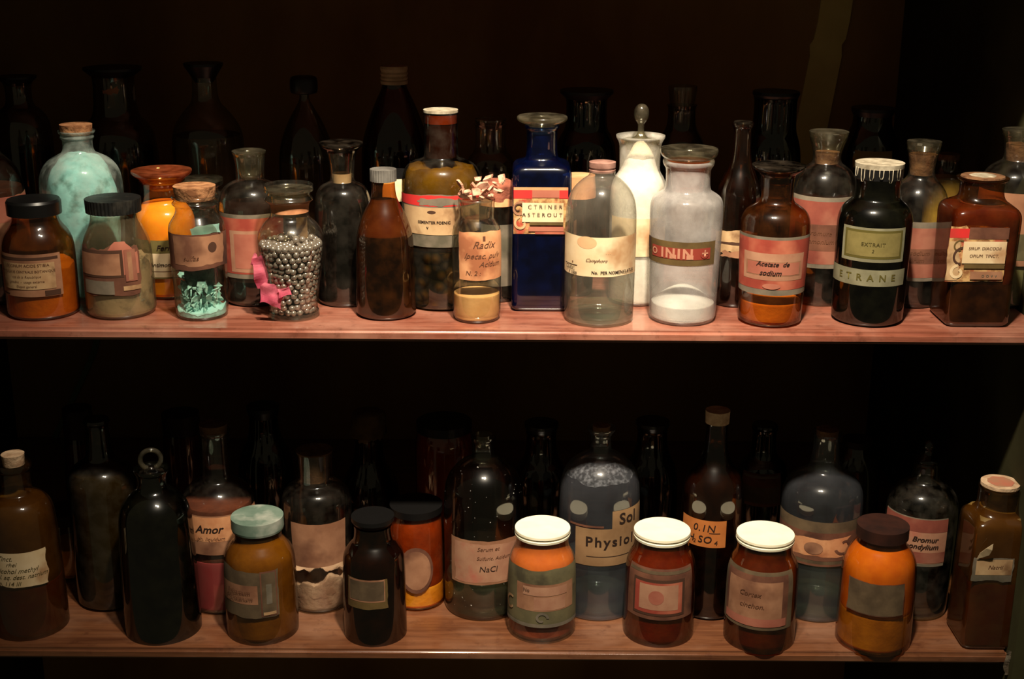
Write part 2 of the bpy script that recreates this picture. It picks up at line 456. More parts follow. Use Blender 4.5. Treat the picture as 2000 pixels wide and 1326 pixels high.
P_CREAM = matte('cream_paper', (222, 200, 164), (204, 178, 138), 30, col3=(170, 130, 92), scale3=18)
P_CREAM2 = matte('browned_cream_paper', (190, 160, 120), (164, 128, 92), 34, col3=(120, 88, 60), scale3=30)
P_BROWN = matte('brown_paper', (160, 116, 88), (132, 90, 66), 30, col3=(100, 64, 48), scale3=16)
P_DBROWN = matte('dark_brown_paper', (112, 72, 54), (84, 52, 40), 40, col3=(60, 36, 28), scale3=20)
P_TAN2 = matte('dull_tan_paper', (150, 118, 84), (126, 96, 66), 30)
P_TAN = matte('tan_paper', (204, 148, 106), (186, 124, 84), 50, col3=(150, 92, 62), scale3=24)
P_PINK = matte('pink_red_paper', (150, 64, 50), (132, 54, 42), 40, col3=(172, 100, 76), scale3=15)
P_PINKL = matte('pale_pink_paper', (168, 126, 100), (150, 104, 82), 40, col3=(170, 92, 76), scale3=20)
P_DPINK = matte('dull_pink_paper', (132, 70, 56), (112, 56, 46), 40, col3=(140, 90, 72), scale3=15)
P_RED = matte('red_paper', (200, 44, 44), (176, 50, 44), 40)
P_ROSE = matte('rose_paper', (166, 104, 84), (148, 84, 68), 30)
P_GREY = matte('grey_paper', (122, 110, 94), (94, 86, 74), 40, col3=(86, 80, 66), scale3=24)
P_GRBRN = matte('grey_brown_paper', (102, 84, 62), (78, 64, 48), 40, col3=(74, 60, 44), scale3=24)
P_OLIVE = matte('olive_paper', (118, 106, 62), (100, 90, 50), 70)
P_OLIVED = matte('dark_olive_paper', (98, 78, 44), (78, 60, 34), 50)
P_OLGREY = matte('olive_grey_paper', (124, 120, 96), (104, 100, 78), 60)
P_ORANGE = matte('orange_paper', (184, 112, 56), (166, 96, 46), 40)
P_GREEN = matte('grey_green_paper', (104, 96, 68), (84, 78, 56), 40, col3=(66, 60, 44), scale3=24)
P_FLOR = matte('patterned_paper', (190, 152, 100), (132, 88, 54), 130, col3=(160, 66, 50), scale3=60, lo=.42, hi=.58)
INK = matte('ink', (40, 26, 20))
INKB = matte('faded_ink', (92, 58, 40))
INKG = matte('olive_ink', (66, 58, 26))
INKR = matte('red_ink', (132, 52, 40))
INKP = matte('pale_ink', (176, 122, 98))
FRAME = matte('dark_frame_ink', (70, 46, 34))
FRG = matte('olive_frame_ink', (78, 70, 28))

ORP = matte('orange_powder', (240, 156, 50), (212, 120, 32), 90, bump=.3)
YLP = matte('amber_seen_powder', (252, 222, 140), (232, 186, 96), 60, bump=.25)
GLW = matte('brown_glow_fill', (92, 62, 28), (44, 28, 15), 16)  # painted glow of light through amber glass, shaped as a fill
ORB = matte('bright_orange_powder', (255, 214, 120), (250, 180, 84), 30, bump=.1)
ORD = matte('deep_orange_powder', (226, 120, 44), (206, 100, 34), 40, bump=.1)
RBP = matte('red_brown_powder', (150, 68, 38), (120, 50, 30), 50, bump=.2)
RBP2 = matte('rust_brown_powder', (120, 62, 42), (92, 46, 32), 50, bump=.2)
RBD = matte('dark_rust_sediment', (104, 46, 26), (74, 32, 20), 30)
OCH = matte('ochre_powder', (184, 146, 66), (150, 112, 48), 40, bump=.2)
OLP = matte('olive_yellow_powder', (196, 158, 66), (150, 112, 44), 36, bump=.3)
GGP = matte('grey_green_powder', (172, 150, 116), (150, 130, 98), 40, bump=.2, col3=(90, 80, 60), scale3=60)
WHP = matte('white_powder', (250, 246, 236), (236, 228, 214), 30, bump=.2)
WPK = matte('pinkish_white_powder', (220, 184, 160), (170, 126, 104), 36, bump=.6)
TNP = matte('tan_powder', (232, 180, 122), (214, 158, 100), 50, bump=.15)
TUP = matte('turquoise_powder', (188, 242, 240), (162, 222, 222), 26, bump=.2, col3=(110, 160, 152), scale3=50)
TUC = matte('turquoise_flake', (190, 236, 228), (124, 186, 178), 120, bump=.3)
PKP = matte('pink_liquid', (176, 74, 78), (160, 60, 66), 20, rough=.4)
BLQ = matte('black_liquid', (5, 4, 3), rough=.2, spec=.25)
DBL = matte('dark_brown_liquid', (34, 16, 10), rough=.3, spec=.4)
OBL = matte('olive_dregs', (150, 146, 100), (104, 102, 70), 40, rough=.5)
AML = matte('amber_brown_mass', (112, 88, 42), (82, 58, 30), 20, rough=.6)
OBM = matte('olive_brown_mass', (92, 78, 50), (70, 56, 36), 14, rough=.8, col3=(54, 40, 28), scale3=9)
BEAN = clump('dry_beans', ((140, 106, 70), (16, 10, 7)), 92, 1.0)
WTR = glass('still_water', (.80, .83, .76, 1), dust=.16, refl=.05, dust_glow_col=(150, 155, 140), dscale=14, base=.04)
WTRB = glass('bluish_water', (.66, .70, .68, 1), dust=.12, refl=.05, dust_glow_col=(130, 140, 140), dscale=14, base=.05)
NVY = glass('dark_blue_liquid', (.10, .14, .55, 1), dust=.0, refl=.02, dust_glow_col=(16, 18, 110), base=.03)
SILV = matte('bead_metal', (178, 166, 156), rough=.24, metal=.6, spec=.8)
PNK = matte('pink_torn_paper', (244, 140, 160), (216, 90, 120), 40, bump=.3)
CHIP = matte('wood_chip', (226, 176, 150), (190, 134, 106), 60, bump=.3, col3=(120, 70, 52), scale3=60)
STR = matte('string', (150, 130, 96), (110, 90, 64), 60)
CLOTH = matte('tied_cloth_cap', (112, 92, 60), (80, 62, 42), 50, bump=.4)

S_ = lambda v: (v - 663)     # noqa
# =================================================================== UPPER SHELF, front row
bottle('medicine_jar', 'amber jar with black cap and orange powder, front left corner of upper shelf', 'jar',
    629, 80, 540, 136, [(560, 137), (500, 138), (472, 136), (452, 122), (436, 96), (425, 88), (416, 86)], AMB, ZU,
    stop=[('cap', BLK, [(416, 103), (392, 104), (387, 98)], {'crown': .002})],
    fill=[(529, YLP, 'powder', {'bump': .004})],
    labels=[(2, 116, 497, 580, [('base', P_BROWN), ('box', .04, .96, .86, .93, FRAME), ('box', .04, .2, .02, .06, FRAME), ('box', .74, .96, .02, .14, FRAME),
        ('box', .12, .9, .18, .8, P_CREAM2), ('txt', 'VACCINUM ACIDE STIBIA', .5, .74, .07, INKB), ('txt', 'PHARMACIE CENTRALE BOTANIQUE', .5, .60, .06, INKB),
        ('txt', 'rue de la Republique', .5, .48, .06, INKB, .3), ('txt', 'poudre  -  usage externe', .5, .36, .06, INKB), ('txt', 'Depot general', .5, .25, .06, INKB)])])

bottle('specimen_jar', 'clear glass jar with black ribbed cap and torn pink label, grey-green powder inside', 'jar',
    627, 231, 520, 131, [(600, 133), (540, 134), (480, 132), (458, 120), (440, 102), (428, 92), (416, 90)], glass('beige_dusty_glass', (.84, .82, .74, 1), dust=.14, dust_glow_col=(150, 130, 100), base=.07, dscale=20), ZU,
    stop=[('cap', BLKW, [(412, 103), (386, 105)], {'crown': .0008, 'ribs': 44, 'ribd': .0007, 'seg': 264})],
    fill=[(520, GGP, 'powder', {'bump': .012, 'wob': .02, 'bd': .3})],
    labels=[(150, 272, 470, 582, [('base', P_DBROWN), ('box', .22, .96, .40, .98, P_ROSE, (.5, 0, 0, 0)), ('box', .05, .74, .36, .84, FRAME), ('box', .04, .70, .40, .78, P_BROWN),
        ('box', .12, .60, .06, .30, P_GREY), ('box', .72, .97, .12, .2, P_CREAM2), ('box', .76, .92, .28, .84, P_DPINK), ('box', .80, .86, .3, .8, P_BROWN)],
        {'torn': (.28, .06, .05, .06)})])

b_teal = bottle('cork_stoppered_vial', 'clear cylindrical vial with wide cork, turquoise flakes in the bottom, brown label', 'vial',
    629, 390, 530, 100, [(600, 102), (520, 106), (450, 111), (436, 108), (424, 92), (415, 80), (402, 78), (398, 90), (394, 90), (391, 80), (388, 82), (386, 92), (381, 92), (380, 86)], CLRD, ZU,
    stop=[('cork', CORK, [(388, 74), (374, 80), (362, 82)], {'wob': .03})],
    fill=[(612, TUP, 'powder', {'bump': .006, 'k': .92}), (536, matte('packed_teal_flakes', (70, 128, 116), (40, 84, 78), 90, bump=.8), 'packed_flakes', {'k': .52, 'wob': .2, 'bump': .006, 'bd': .4})],
    labels=[(322, 443, 458, 530, [('base', P_DBROWN), ('box', .14, .88, .12, .96, P_BROWN, (.05, .12, .05, .05)), ('disc', .68, .62, .14, FRAME, .9), ('txt', 'sulfas', .4, .35, .14, INKB, .3)], {'torn': (.03, .08, 0, 0)})])

bead = bottle('bead_jar', 'clear bulbous jar full of silvery metal beads, wide lipped rim', 'jar',
    629, 569, 500, 97, [(618, 100), (608, 99), (600, 92), (585, 96), (540, 110), (500, 125), (470, 132), (452, 126), (436, 104), (424, 76), (410, 74), (396, 76), (392, 92), (388, 96), (380, 80), (374, 82), (368, 96), (360, 97)], CLR, ZU,
    stop=[('stopper', STP, [(420, 64), (395, 70), (380, 72), (378, 84), (374, 84), (372, 96), (368, 96)])],
    labels=[(530, 612, 398, 420, [('base', P_TAN)], {'name': 'cork_band'})])

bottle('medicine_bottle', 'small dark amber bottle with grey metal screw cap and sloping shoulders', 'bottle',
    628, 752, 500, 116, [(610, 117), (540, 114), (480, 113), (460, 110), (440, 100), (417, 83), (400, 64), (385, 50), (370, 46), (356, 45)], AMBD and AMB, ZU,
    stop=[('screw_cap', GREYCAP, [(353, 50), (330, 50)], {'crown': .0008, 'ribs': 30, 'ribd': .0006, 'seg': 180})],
    fill=[(466, BLQ, 'liquid', {'k': .95}), (396, GLW, 'glow_fill', {'k': .95})])  # upper fill is the painted amber glow above the liquid

chipb = bottle('wide_mouth_vial', 'small clear jar with tan handwritten label, heaped with broken wood chips', 'jar',
    634, 931, 530, 90, [(610, 93), (540, 95), (460, 97), (442, 92), (430, 78), (424, 70), (415, 70), (408, 72), (398, 70), (394, 72), (390, 74), (387, 70)], CLRD, ZU,
    stop=[('stopper', glass('beige_dusty_glass', (.84, .82, .74, 1), dust=.14, dust_glow_col=(150, 130, 100), base=.07, dscale=20), [(424, 52), (404, 60), (392, 62)])],
    fill=[(582, TNP, 'powder', {'k': .95, 'dome': .002})],
    labels=[(896, 985, 452, 549, [('base', P_TAN), ('txt', 'Radix', .5, .72, .15, INKB, .4), ('txt', 'Ipecac. pulv', .48, .50, .12, INKB, .45), ('txt', 'Acidum', .62, .33, .11, INKB, .4), ('txt', 'N. 2 :', .3, .15, .1, INKB, .2), ('box', .48, .53, .8, .9, INKB)], {'torn': (.05, .02, .03, .02)})])

bottle('apothecary_bottle', 'square cobalt blue bottle with flat clear glass stopper and red-topped label', 'bottle',
    609, 1056, 480, 113, [(590, 113, .85), (400, 114, .85), (342, 116, .85), (328, 114, .8), (318, 104, .55), (312, 74, .2), (306, 60, 0), (256, 60, 0), (252, 62, 0), (250, 68, 0), (245, 68, 0)], BLU, ZU, sq=.85,
    stop=[('stopper', STP, [(262, 44), (246, 50), (243, 62), (236, 98), (228, 100), (225, 90)], {'sharp': False})],
    fill=[(527, NVY, 'liquid', {'k': .97})],
    labels=[(1003, 1109, 366, 457, [('base', P_FLOR), ('box', 0, 1, .93, 1, P_TAN), ('box', 0, .34, .76, .94, P_RED), ('box', .84, 1, .76, .94, P_RED), ('box', .34, .84, .78, .94, P_ROSE),
        ('curl', .12, .52, .17, 60, 330, .05, P_BROWN), ('curl', .14, .22, .15, 100, 380, .05, P_CREAM2), ('curl', .09, .55, .1, 30, 300, .03, FRAME),
        ('box', .16, .92, .26, .67, P_CREAM), ('box', .3, .92, .19, .255, P_OLIVED), ('box', .28, .93, .06, .16, P_ROSE), ('box', .4, .98, .0, .05, P_PINK),
        ('txt', 'CTRINER', .58, .585, .085, INK, 0, 0, 1.75), ('txt', 'ASTEROUT', .53, .415, .085, INK, 0, 0, 1.7)])])

bottle('medicine_bottle', 'large empty clear bottle with rusty screw cap and wide cream label', 'bottle',
    641, 1172, 500, 132, [(620, 134), (540, 137), (440, 139), (410, 138), (385, 130), (365, 108), (350, 76), (343, 52), (338, 50), (334, 52), (330, 48), (322, 48)], CLRH, ZU, inner=HEEL,
    stop=[('screw_cap', RUSTY, [(336, 51), (331, 52), (330, 49), (326, 52), (316, 52)], {'crown': .0005})],
    labels=[(1103, 1243, 463, 543, [('base', P_CREAM), ('disc', .36, .84, .15, matte('paper_stain', (206, 166, 124), (196, 152, 112), 30), 1.7), ('box', .06, .26, .245, .262, INK), ('txt', 'GIVEC', .16, .17, .1, INK, 0, 0, .9), ('txt', 'P. 1908', .2, .06, .07, INK, 0, .03),
        ('txt', 'No.  PER NOMENCLATUR', .66, .125, .075, INK, 0, .03), ('txt', 'Camphora', .46, .42, .09, INKB, .5), ('txt', '- - - . ..', .6, .6, .06, P_TAN), ('disc', .2, .33, .02, INKB)], {'torn': (.03, .03, 0, 0)})])

bottle('apothecary_bottle', 'powder-filmed clear bottle with lens-shaped glass stopper and olive band label', 'bottle',
    639, 1337, 500, 128, [(615, 129), (560, 133), (480, 139), (420, 143), (395, 141), (384, 132), (376, 108), (370, 88), (345, 86), (328, 88), (322, 98), (316, 101), (312, 100)], FRS, ZU,
    stop=[('stopper', STPA, [(372, 62), (318, 76), (313, 84)]), ('stopper_knob', STP, [(312, 76), (309, 96), (302, 110), (294, 114), (287, 110)], {'sharp': False, 'crown': -.003})],
    fill=[(604, WHP, 'powder', {'k': .93, 'dome': .017, 'wob': .02})],
    labels=[(1258, 1394, 474, 520, [('base', P_OLIVED), ('box', .0, .1, .5, 1, FRAME), ('box', .14, .92, .26, .74, INKR),
        ('txt', 'O', .2, .5, .30, INKP, 0, .04), ('txt', 'ININ', .5, .49, .42, INKP, 0, .05, 1.25), ('box', .42, .50, .28, .46, INKP), ('box', .62, .70, .28, .46, INKP), ('disc', .84, .5, .2, INKR), ('txt', '+', .84, .5, .4, INKP, 0, .03)])])

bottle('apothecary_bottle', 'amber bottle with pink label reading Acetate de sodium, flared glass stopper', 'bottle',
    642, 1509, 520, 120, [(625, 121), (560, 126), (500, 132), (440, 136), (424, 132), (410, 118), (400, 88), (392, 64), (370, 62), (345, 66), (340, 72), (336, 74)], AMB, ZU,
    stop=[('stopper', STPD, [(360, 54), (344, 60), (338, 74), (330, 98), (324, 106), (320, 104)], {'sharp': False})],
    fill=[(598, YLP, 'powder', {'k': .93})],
    labels=[(1440, 1580, 464, 578, [('base', P_GREY), ('box', .02, .98, .10, .95, P_PINK), ('box', .16, .86, .26, .72, P_PINKL), ('box', .2, .82, .34, .58, P_BROWN), ('box', .22, .8, .355, .565, P_ROSE),
        ('txt', 'Acetate  de', .5, .54, .085, INK, .35, .02), ('txt', 'sodium', .48, .39, .09, INK, .35, .02), ('disc', .5, .16, .05, P_ROSE, 3)])])

bottle('apothecary_bottle', 'black bottle with olive framed label and white-rimmed dripping stopper', 'bottle',
    641, 1700, 530, 134, [(620, 136), (540, 140), (440, 145), (420, 142), (402, 128), (390, 100), (384, 88), (362, 86), (350, 90), (340, 92)], DRK, ZU,
    stop=[('stopper', BLK, [(352, 84), (346, 92), (320, 93)]), ('chalky_rim', RIM, [(325, 94), (316, 95)])],
    fill=[(430, BLQ, 'liquid', {'k': .96})],
    labels=[(1650, 1763, 446, 513, [('base', P_OLGREY), ('box', .05, .95, .1, .93, FRG), ('box', .09, .91, .17, .86, P_OLIVE), ('txt', 'EXTRAIT', .5, .52, .11, INKG, 0, .02, 1.2), ('txt', '2', .5, .33, .1, INKG, .2)]),
            (1626, 1762, 528, 560, [('base', P_OLGREY), ('txt', 'E T R A N E', .52, .5, .42, FRG, 0, .03, 1.25)], {'name': 'band_label'})])

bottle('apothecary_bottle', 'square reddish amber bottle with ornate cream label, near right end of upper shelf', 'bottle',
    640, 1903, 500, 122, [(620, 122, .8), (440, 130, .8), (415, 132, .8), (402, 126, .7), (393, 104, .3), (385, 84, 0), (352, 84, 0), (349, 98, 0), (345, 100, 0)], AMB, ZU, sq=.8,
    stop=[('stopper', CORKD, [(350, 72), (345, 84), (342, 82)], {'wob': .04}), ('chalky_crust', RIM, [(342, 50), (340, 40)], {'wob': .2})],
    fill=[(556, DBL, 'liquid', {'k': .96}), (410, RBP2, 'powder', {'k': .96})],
    labels=[(1849, 1966, 440, 552, [('base', P_FLOR), ('box', .02, .34, .78, .94, P_RED), ('box', .34, 1, .76, .96, P_DBROWN), ('box', .0, .24, .04, .72, P_CREAM2, (0, 0, .1, .2)), ('curl', .2, .62, .12, 60, 300, .03, P_OLIVED),
        ('curl', .26, .42, .2, 80, 260, .04, FRAME), ('curl', .2, .18, .12, 90, 420, .05, P_CREAM), ('box', .26, .98, .34, .72, P_CREAM), ('box', .3, .98, .25, .33, P_OLIVED),
        ('txt', 'SIRUP. DIACODII', .62, .6, .055, INKB, .1), ('txt', 'OPIUM  TINCT.', .62, .47, .055, INKB, .1), ('box', .42, .96, .06, .2, P_BROWN), ('txt', 'o o v v', .74, .13, .07, P_GREY)], {'torn': (.06, .03, .03, .03)})])

# =================================================================== UPPER SHELF, second row
bottle('apothecary_bottle', 'corked bottle with brown label cut off by the left edge of upper shelf', 'bottle',
    598, -4, 480, 122, [(560, 124), (400, 125), (350, 118), (322, 96), (305, 62), (296, 44), (262, 42), (255, 50), (250, 50)], SMK, ZU,
    stop=[('cork', CORKP, [(252, 36), (237, 40)])], fill=[(540, BLQ, 'liquid'), (372, RBP2, 'powder')],
    labels=[(-60, 56, 380, 520, [('base', P_BROWN), ('box', 0, 1, .6, .95, P_ROSE)], {'torn': (.1, .05, 0, 0)})])
bottle('apothecary_bottle', 'large rounded bottle of bright pale turquoise powder, corked', 'bottle',
    590, 165, 430, 136, [(580, 138), (480, 146), (400, 155), (355, 158), (330, 148), (312, 120), (302, 84), (296, 58), (272, 56), (268, 66), (262, 60), (258, 70), (254, 70)], TEA, ZU,
    stop=[('cork', CORK, [(262, 54), (256, 60), (242, 62)], {'wob': .02})],
    fill=[(316, TUP, 'powder', {'k': .9, 'dome': .006, 'wob': .05, 'tf': lambda t: .78 + .22 * abs(math.sin(t * 2.9 + .2)) if t < .97 else .8, 'bump': .004})])
bottle('apothecary_bottle', 'glowing orange bottle with flat round orange glass stopper', 'bottle',
    587, 322, 430, 116, [(570, 118), (460, 124), (425, 124), (408, 112), (398, 92), (390, 76), (365, 74), (356, 80), (352, 88)], AMBL, ZU,
    stop=[('stopper', STPA, [(370, 64), (354, 74), (346, 92), (340, 112), (334, 118), (330, 114)], {'sharp': False, 'crown': -.004})],
    fill=[(404, ORB, 'powder', {'k': .93, 'dome': .004})],
    labels=[(262, 384, 470, 545, [('base', P_OLIVE), ('box', .1, .95, .04, .66, P_CREAM), ('txt', 'Ferri', .5, .80, .15, INK, .3, .02), ('txt', 'No.', .3, .55, .09, INK), ('txt', 'Antimonicalis', .5, .36, .11, INK, .3, .02), ('box', .12, .9, .18, .20, INKB)])])
bottle('lidded_jar', 'pale clear jar rim half hidden behind the cork-stoppered turquoise vial', 'jar',
    556, 400, 430, 74, [(540, 78), (420, 80), (385, 80), (372, 68), (366, 64), (362, 80), (356, 82), (352, 80)], CLRD, ZU,
    stop=[('stopper', STP, [(356, 60), (352, 80), (347, 78)])], fill=[(470, DBL, 'liquid')])
bottle('apothecary_bottle', 'clear bottle with red label behind the bead jar, frosted tapering stopper', 'bottle',
    601, 495, 470, 118, [(580, 120), (470, 124), (400, 128), (376, 120), (360, 96), (352, 62), (350, 54), (330, 56), (312, 60), (305, 62)], CLRD, ZU,
    stop=[('stopper', STP, [(350, 42), (310, 56), (302, 60), (298, 66), (292, 66)], {'sharp': False, 'crown': -.002})],
    fill=[(552, BLQ, 'liquid'), (410, DBL, 'liquid', {'k': .93})],
    labels=[(434, 552, 420, 545, [('base', P_GREY), ('box', 0, 1, .07, .94, P_PINK), ('box', .24, .76, .1, .75, P_PINKL), ('box', .3, .7, .16, .7, P_ROSE)])])
bottle('apothecary_bottle', 'dark-filled clear bottle with sparkling shoulder and broad flat stopper, behind small amber bottle', 'bottle',
    602, 672, 470, 108, [(580, 110), (450, 112), (400, 110), (376, 104), (362, 84), (356, 56), (352, 46), (320, 50), (300, 58), (292, 62)], CLRD, ZU,
    stop=[('stopper', STPD, [(352, 34), (310, 46), (292, 64), (286, 82), (280, 86), (277, 84)], {'sharp': False}), ('cotton_plug', P_CREAM2, [(356, 36), (338, 38)])],
    fill=[(410, BLQ, 'liquid', {'k': .9})])
bottle('apothecary_bottle', 'tall amber bottle of dry brown beans with torn red and cream label', 'bottle',
    609, 863, 450, 144, [(590, 146), (480, 152), (380, 156), (345, 155), (325, 140), (314, 108), (309, 72), (304, 66), (240, 66), (225, 66), (218, 68)], OLV, ZU,
    stop=[('stopper', matte('brown_neck_band', (70, 26, 14), rough=.3, spec=.6), [(306, 60), (242, 62)]), ('orange_band', matte('orange_neck_band', (190, 76, 36), rough=.5), [(240, 64), (223, 65)]), ('chalky_rim', RIM, [(219, 68), (214, 68)])],
    fill=[(494, BEAN, 'beans', {'k': .95}), (336, OLP, 'powder', {'k': .93, 'bump': .004})],
    labels=[(780, 935, 375, 486, [('base', P_GREY), ('box', .02, .98, .74, .97, P_RED, (.3, 0, 0, 0)), ('box', .28, .74, .72, .9, P_GREY, (.3, .3, .1, .1)), ('box', .10, .98, .24, .72, P_CREAM2), ('disc', .44, .64, .03, FRAME, 2.5),
        ('txt', 'SEMENTER FOENIC', .46, .46, .05, INK, 0, .03), ('txt', 'v', .40, .37, .06, INK, 0, .03), ('box', .16, .98, .02, .2, P_GREY)], {'torn': (.1, .03, .0, .0)})])
bottle('apothecary_bottle', 'clear bottle of bright white powder with round knob stopper', 'bottle',
    600, 1245, 450, 104, [(580, 106), (450, 110), (390, 112), (362, 108), (346, 96), (336, 82), (330, 78), (300, 80), (282, 82), (274, 88), (268, 96), (264, 96)], MIL, ZU,
    stop=[('stopper', STP, [(318, 50), (276, 76), (272, 78), (270, 30), (262, 13), (248, 12), (240, 14), (234, 26), (222, 31), (210, 26), (203, 12)], {'sharp': False})],
    fill=[(338, WHP, 'powder', {'k': .94, 'dome': .03, 'bump': .004})],
    labels=[(1196, 1298, 428, 502, [('base', P_CREAM)])])
bottle('apothecary_bottle', 'slim near-black bottle behind and between the filmed bottle and Acetate bottle', 'bottle',
    602, 1438, 480, 84, [(580, 86), (400, 88), (370, 84), (345, 66), (325, 46), (300, 36), (260, 34), (250, 36), (246, 42), (240, 42)], AMBD, ZU,
    stop=[('stopper', STPD, [(250, 28), (242, 38), (237, 36)])], fill=[(400, BLQ, 'liquid')],
    labels=[(1398, 1478, 450, 512, [('base', P_CREAM2), ('box', .05, .9, .5, .62, FRAME, (.4, .4, .1, .1)), ('box', .2, .9, .1, .4, P_BROWN, (.4, .4, .1, .1))], {'torn': (.12, .45, .05, .05)})])
bottle('apothecary_bottle', 'clear bottle with pink label and dark liquid, behind the black bottle on its left', 'bottle',
    599, 1604, 460, 120, [(590, 122), (480, 126), (400, 128), (360, 124), (335, 104), (322, 72), (316, 54), (300, 54), (285, 62), (272, 72), (266, 74)], CLRD, ZU,
    stop=[('stopper', STP, [(300, 46), (285, 54), (268, 70), (260, 76), (254, 77)], {'sharp': False}), ('cork_sleeve', CORKD, [(318, 46), (296, 48)])],
    fill=[(520, BLQ, 'liquid'), (400, DBL, 'liquid')],
    labels=[(1545, 1662, 386, 525, [('base', P_GREY), ('box', 0, 1, .06, .94, P_DPINK), ('box', .15, .9, .25, .62, P_DBROWN), ('txt', 'Bromure', .5, .5, .07, INKB, .3), ('txt', 'ammonium', .5, .38, .07, INKB, .3)])])
bottle('apothecary_bottle', 'clear bottle with red label and corked glass stopper between black and square amber bottles', 'bottle',
    604, 1787, 470, 106, [(580, 108), (480, 112), (420, 114), (385, 110), (365, 92), (352, 66), (342, 50), (320, 50), (300, 58), (290, 64)], CLRD, ZU,
    stop=[('stopper', STP, [(300, 50), (290, 62), (280, 66), (275, 66)]), ('cork_sleeve', CORKD, [(340, 44), (300, 54)])],
    fill=[(548, BLQ, 'liquid')],
    labels=[(1734, 1840, 434, 550, [('base', P_GREY), ('box', .0, 1, .06, .9, P_DPINK), ('box', .1, .9, .3, .55, P_DBROWN), ('txt', 'de sodium', .5, .48, .08, INKB, .3), ('txt', 'purum', .5, .36, .08, INKB, .3)])])
bottle('apothecary_bottle', 'large clear bottle with tan label at the right edge of upper shelf', 'bottle',
    604, 1972, 470, 130, [(580, 132), (460, 136), (380, 138), (345, 132), (328, 112), (316, 78), (310, 58), (285, 60), (266, 70), (262, 76)], CLRD, ZU,
    stop=[('stopper', STP, [(290, 48), (268, 64), (256, 76), (250, 78)], {'sharp': False}), ('cork_sleeve', CORKD, [(312, 50), (280, 56)])],
    fill=[(500, OBL, 'powder')],
    labels=[(1906, 2040, 378, 520, [('base', P_BROWN), ('box', .05, .95, .08, .45, P_GREEN)])])
bottle('paper_topped_jar', 'jar with pale label and ragged brown paper cover behind the chip-heaped jar', 'jar',
    592, 972, 470, 78, [(570, 80), (420, 82), (395, 80), (382, 70), (376, 68)], SMK, ZU,
    stop=[('paper_cover', matte('old_red_paper', (150, 86, 66), (96, 50, 38), 60, bump=.5), [(388, 74), (360, 72), (352, 50)], {'wob': .12})],
    fill=[(500, DBL, 'powder')], labels=[(936, 1010, 372, 405, [('base', P_TAN)]), (940, 1010, 440, 560, [('base', P_GREY)], {'name': 'side_label'})])
bottle('paper_topped_jar', 'orange-brown paper-covered jar glimpsed between blue bottle and large clear bottle', 'jar',
    580, 1128, 480, 60, [(560, 62), (410, 64), (385, 60), (376, 56)], AMBD, ZU,
    stop=[('paper_cover', P_TAN, [(384, 66), (362, 66), (342, 64)], {'wob': .05})], fill=[(420, BLQ, 'powder', {'k': .95})])
bottle('lidded_jar', 'jar with cream label peeking between small amber bottle and bean bottle', 'jar',
    572, 776, 470, 64, [(570, 72), (400, 74), (360, 72), (350, 60), (340, 58)], SMK, ZU,
    stop=[('lid', BLK, [(344, 62), (334, 62)])], fill=[(420, DBL, 'powder')], labels=[(748, 812, 350, 394, [('base', P_CREAM)])])

# =================================================================== UPPER SHELF, dim rows at the back
def back(name, label, cat, y, u, um, w, prof, gl, z, **k):
    vf = None
    p = Vector((0, y, z)); d = p; vf = 663 - F * (p.dot(UV) / p.dot(FW))
    return bottle(name, label, cat, vf + (u - 1000) * .006, u, um, w, prof, gl, z, **k)
back('dark_bottle', 'dim bottle with black flat stopper, leftmost of the back row on upper shelf', 'bottle', 1.52, 42, 240, 110,
    [(300, 112), (240, 110), (215, 80), (205, 50), (172, 48), (160, 56)], SMK, ZU, stop=[('stopper', BLK, [(165, 46), (152, 74), (148, 74)])], fill=[(300, BLQ, 'liquid')])
back('dark_bottle', 'dim wide-necked bottle with black disc stopper and ragged paper scraps, behind turquoise powder bottle', 'bottle', 1.52, 228, 240, 150,
    [(360, 152), (270, 148), (240, 120), (225, 84), (160, 78), (145, 84)], SMK, ZU, stop=[('stopper', BLK, [(150, 78), (136, 112), (131, 112)])], fill=[(300, BLQ, 'liquid')],
    labels=[(255, 305, 160, 205, [('base', P_GREY)], {'torn': (.5, .4, .3, .5), 'name': 'paper_scrap'}), (200, 236, 168, 186, [('base', P_BROWN)], {'torn': (.5, .5, .1, .3), 'name': 'paper_scrap'})])
back('large_clear_bottle', 'big dim clear bottle with black disc stopper in the back row, left of centre', 'bottle', 1.52, 405, 260, 134,
    [(400, 136), (290, 138), (262, 136), (240, 120), (215, 84), (198, 50), (150, 46), (142, 52)], CLRD, ZU, stop=[('stopper', BLK, [(160, 36), (140, 60), (128, 76), (123, 76)])], fill=[(272, OBM, 'liquid', {'k': .95})])
back('dropper_bottle', 'dim cone-shouldered bottle with rounded black cap, back row behind flat-stoppered bottle', 'bottle', 1.50, 597, 260, 104,
    [(400, 106), (320, 110), (280, 100), (240, 70), (210, 36), (196, 20), (184, 18)], SMK, ZU, stop=[('cap', BLK, [(183, 46), (178, 54), (156, 54), (148, 46)], {'sharp': False})], fill=[(322, AML, 'liquid')])
back('large_brown_bottle', 'big blackish bottle with cream threaded cap rising behind the bean bottle', 'bottle', 1.50, 772, 260, 132,
    [(420, 134), (300, 134), (270, 126), (230, 100), (200, 76), (175, 52), (168, 48), (160, 46)], AMBD, ZU,
    stop=[('threaded_cap', CREAMTH, [(164, 52), (158, 54), (156, 50), (152, 54), (148, 50), (144, 54), (140, 50), (134, 54), (129, 52)])], fill=[(300, BLQ, 'liquid')])
back('clear_bottle', 'dim clear bottle in the back row between bean bottle and blue bottle', 'bottle', 1.46, 958, 280, 70,
    [(400, 100), (330, 98), (305, 84), (296, 60), (250, 58), (242, 64)], CLR, ZU, stop=[('stopper', STP, [(250, 48), (236, 62), (232, 62)])], fill=[(340, DBL, 'liquid')])
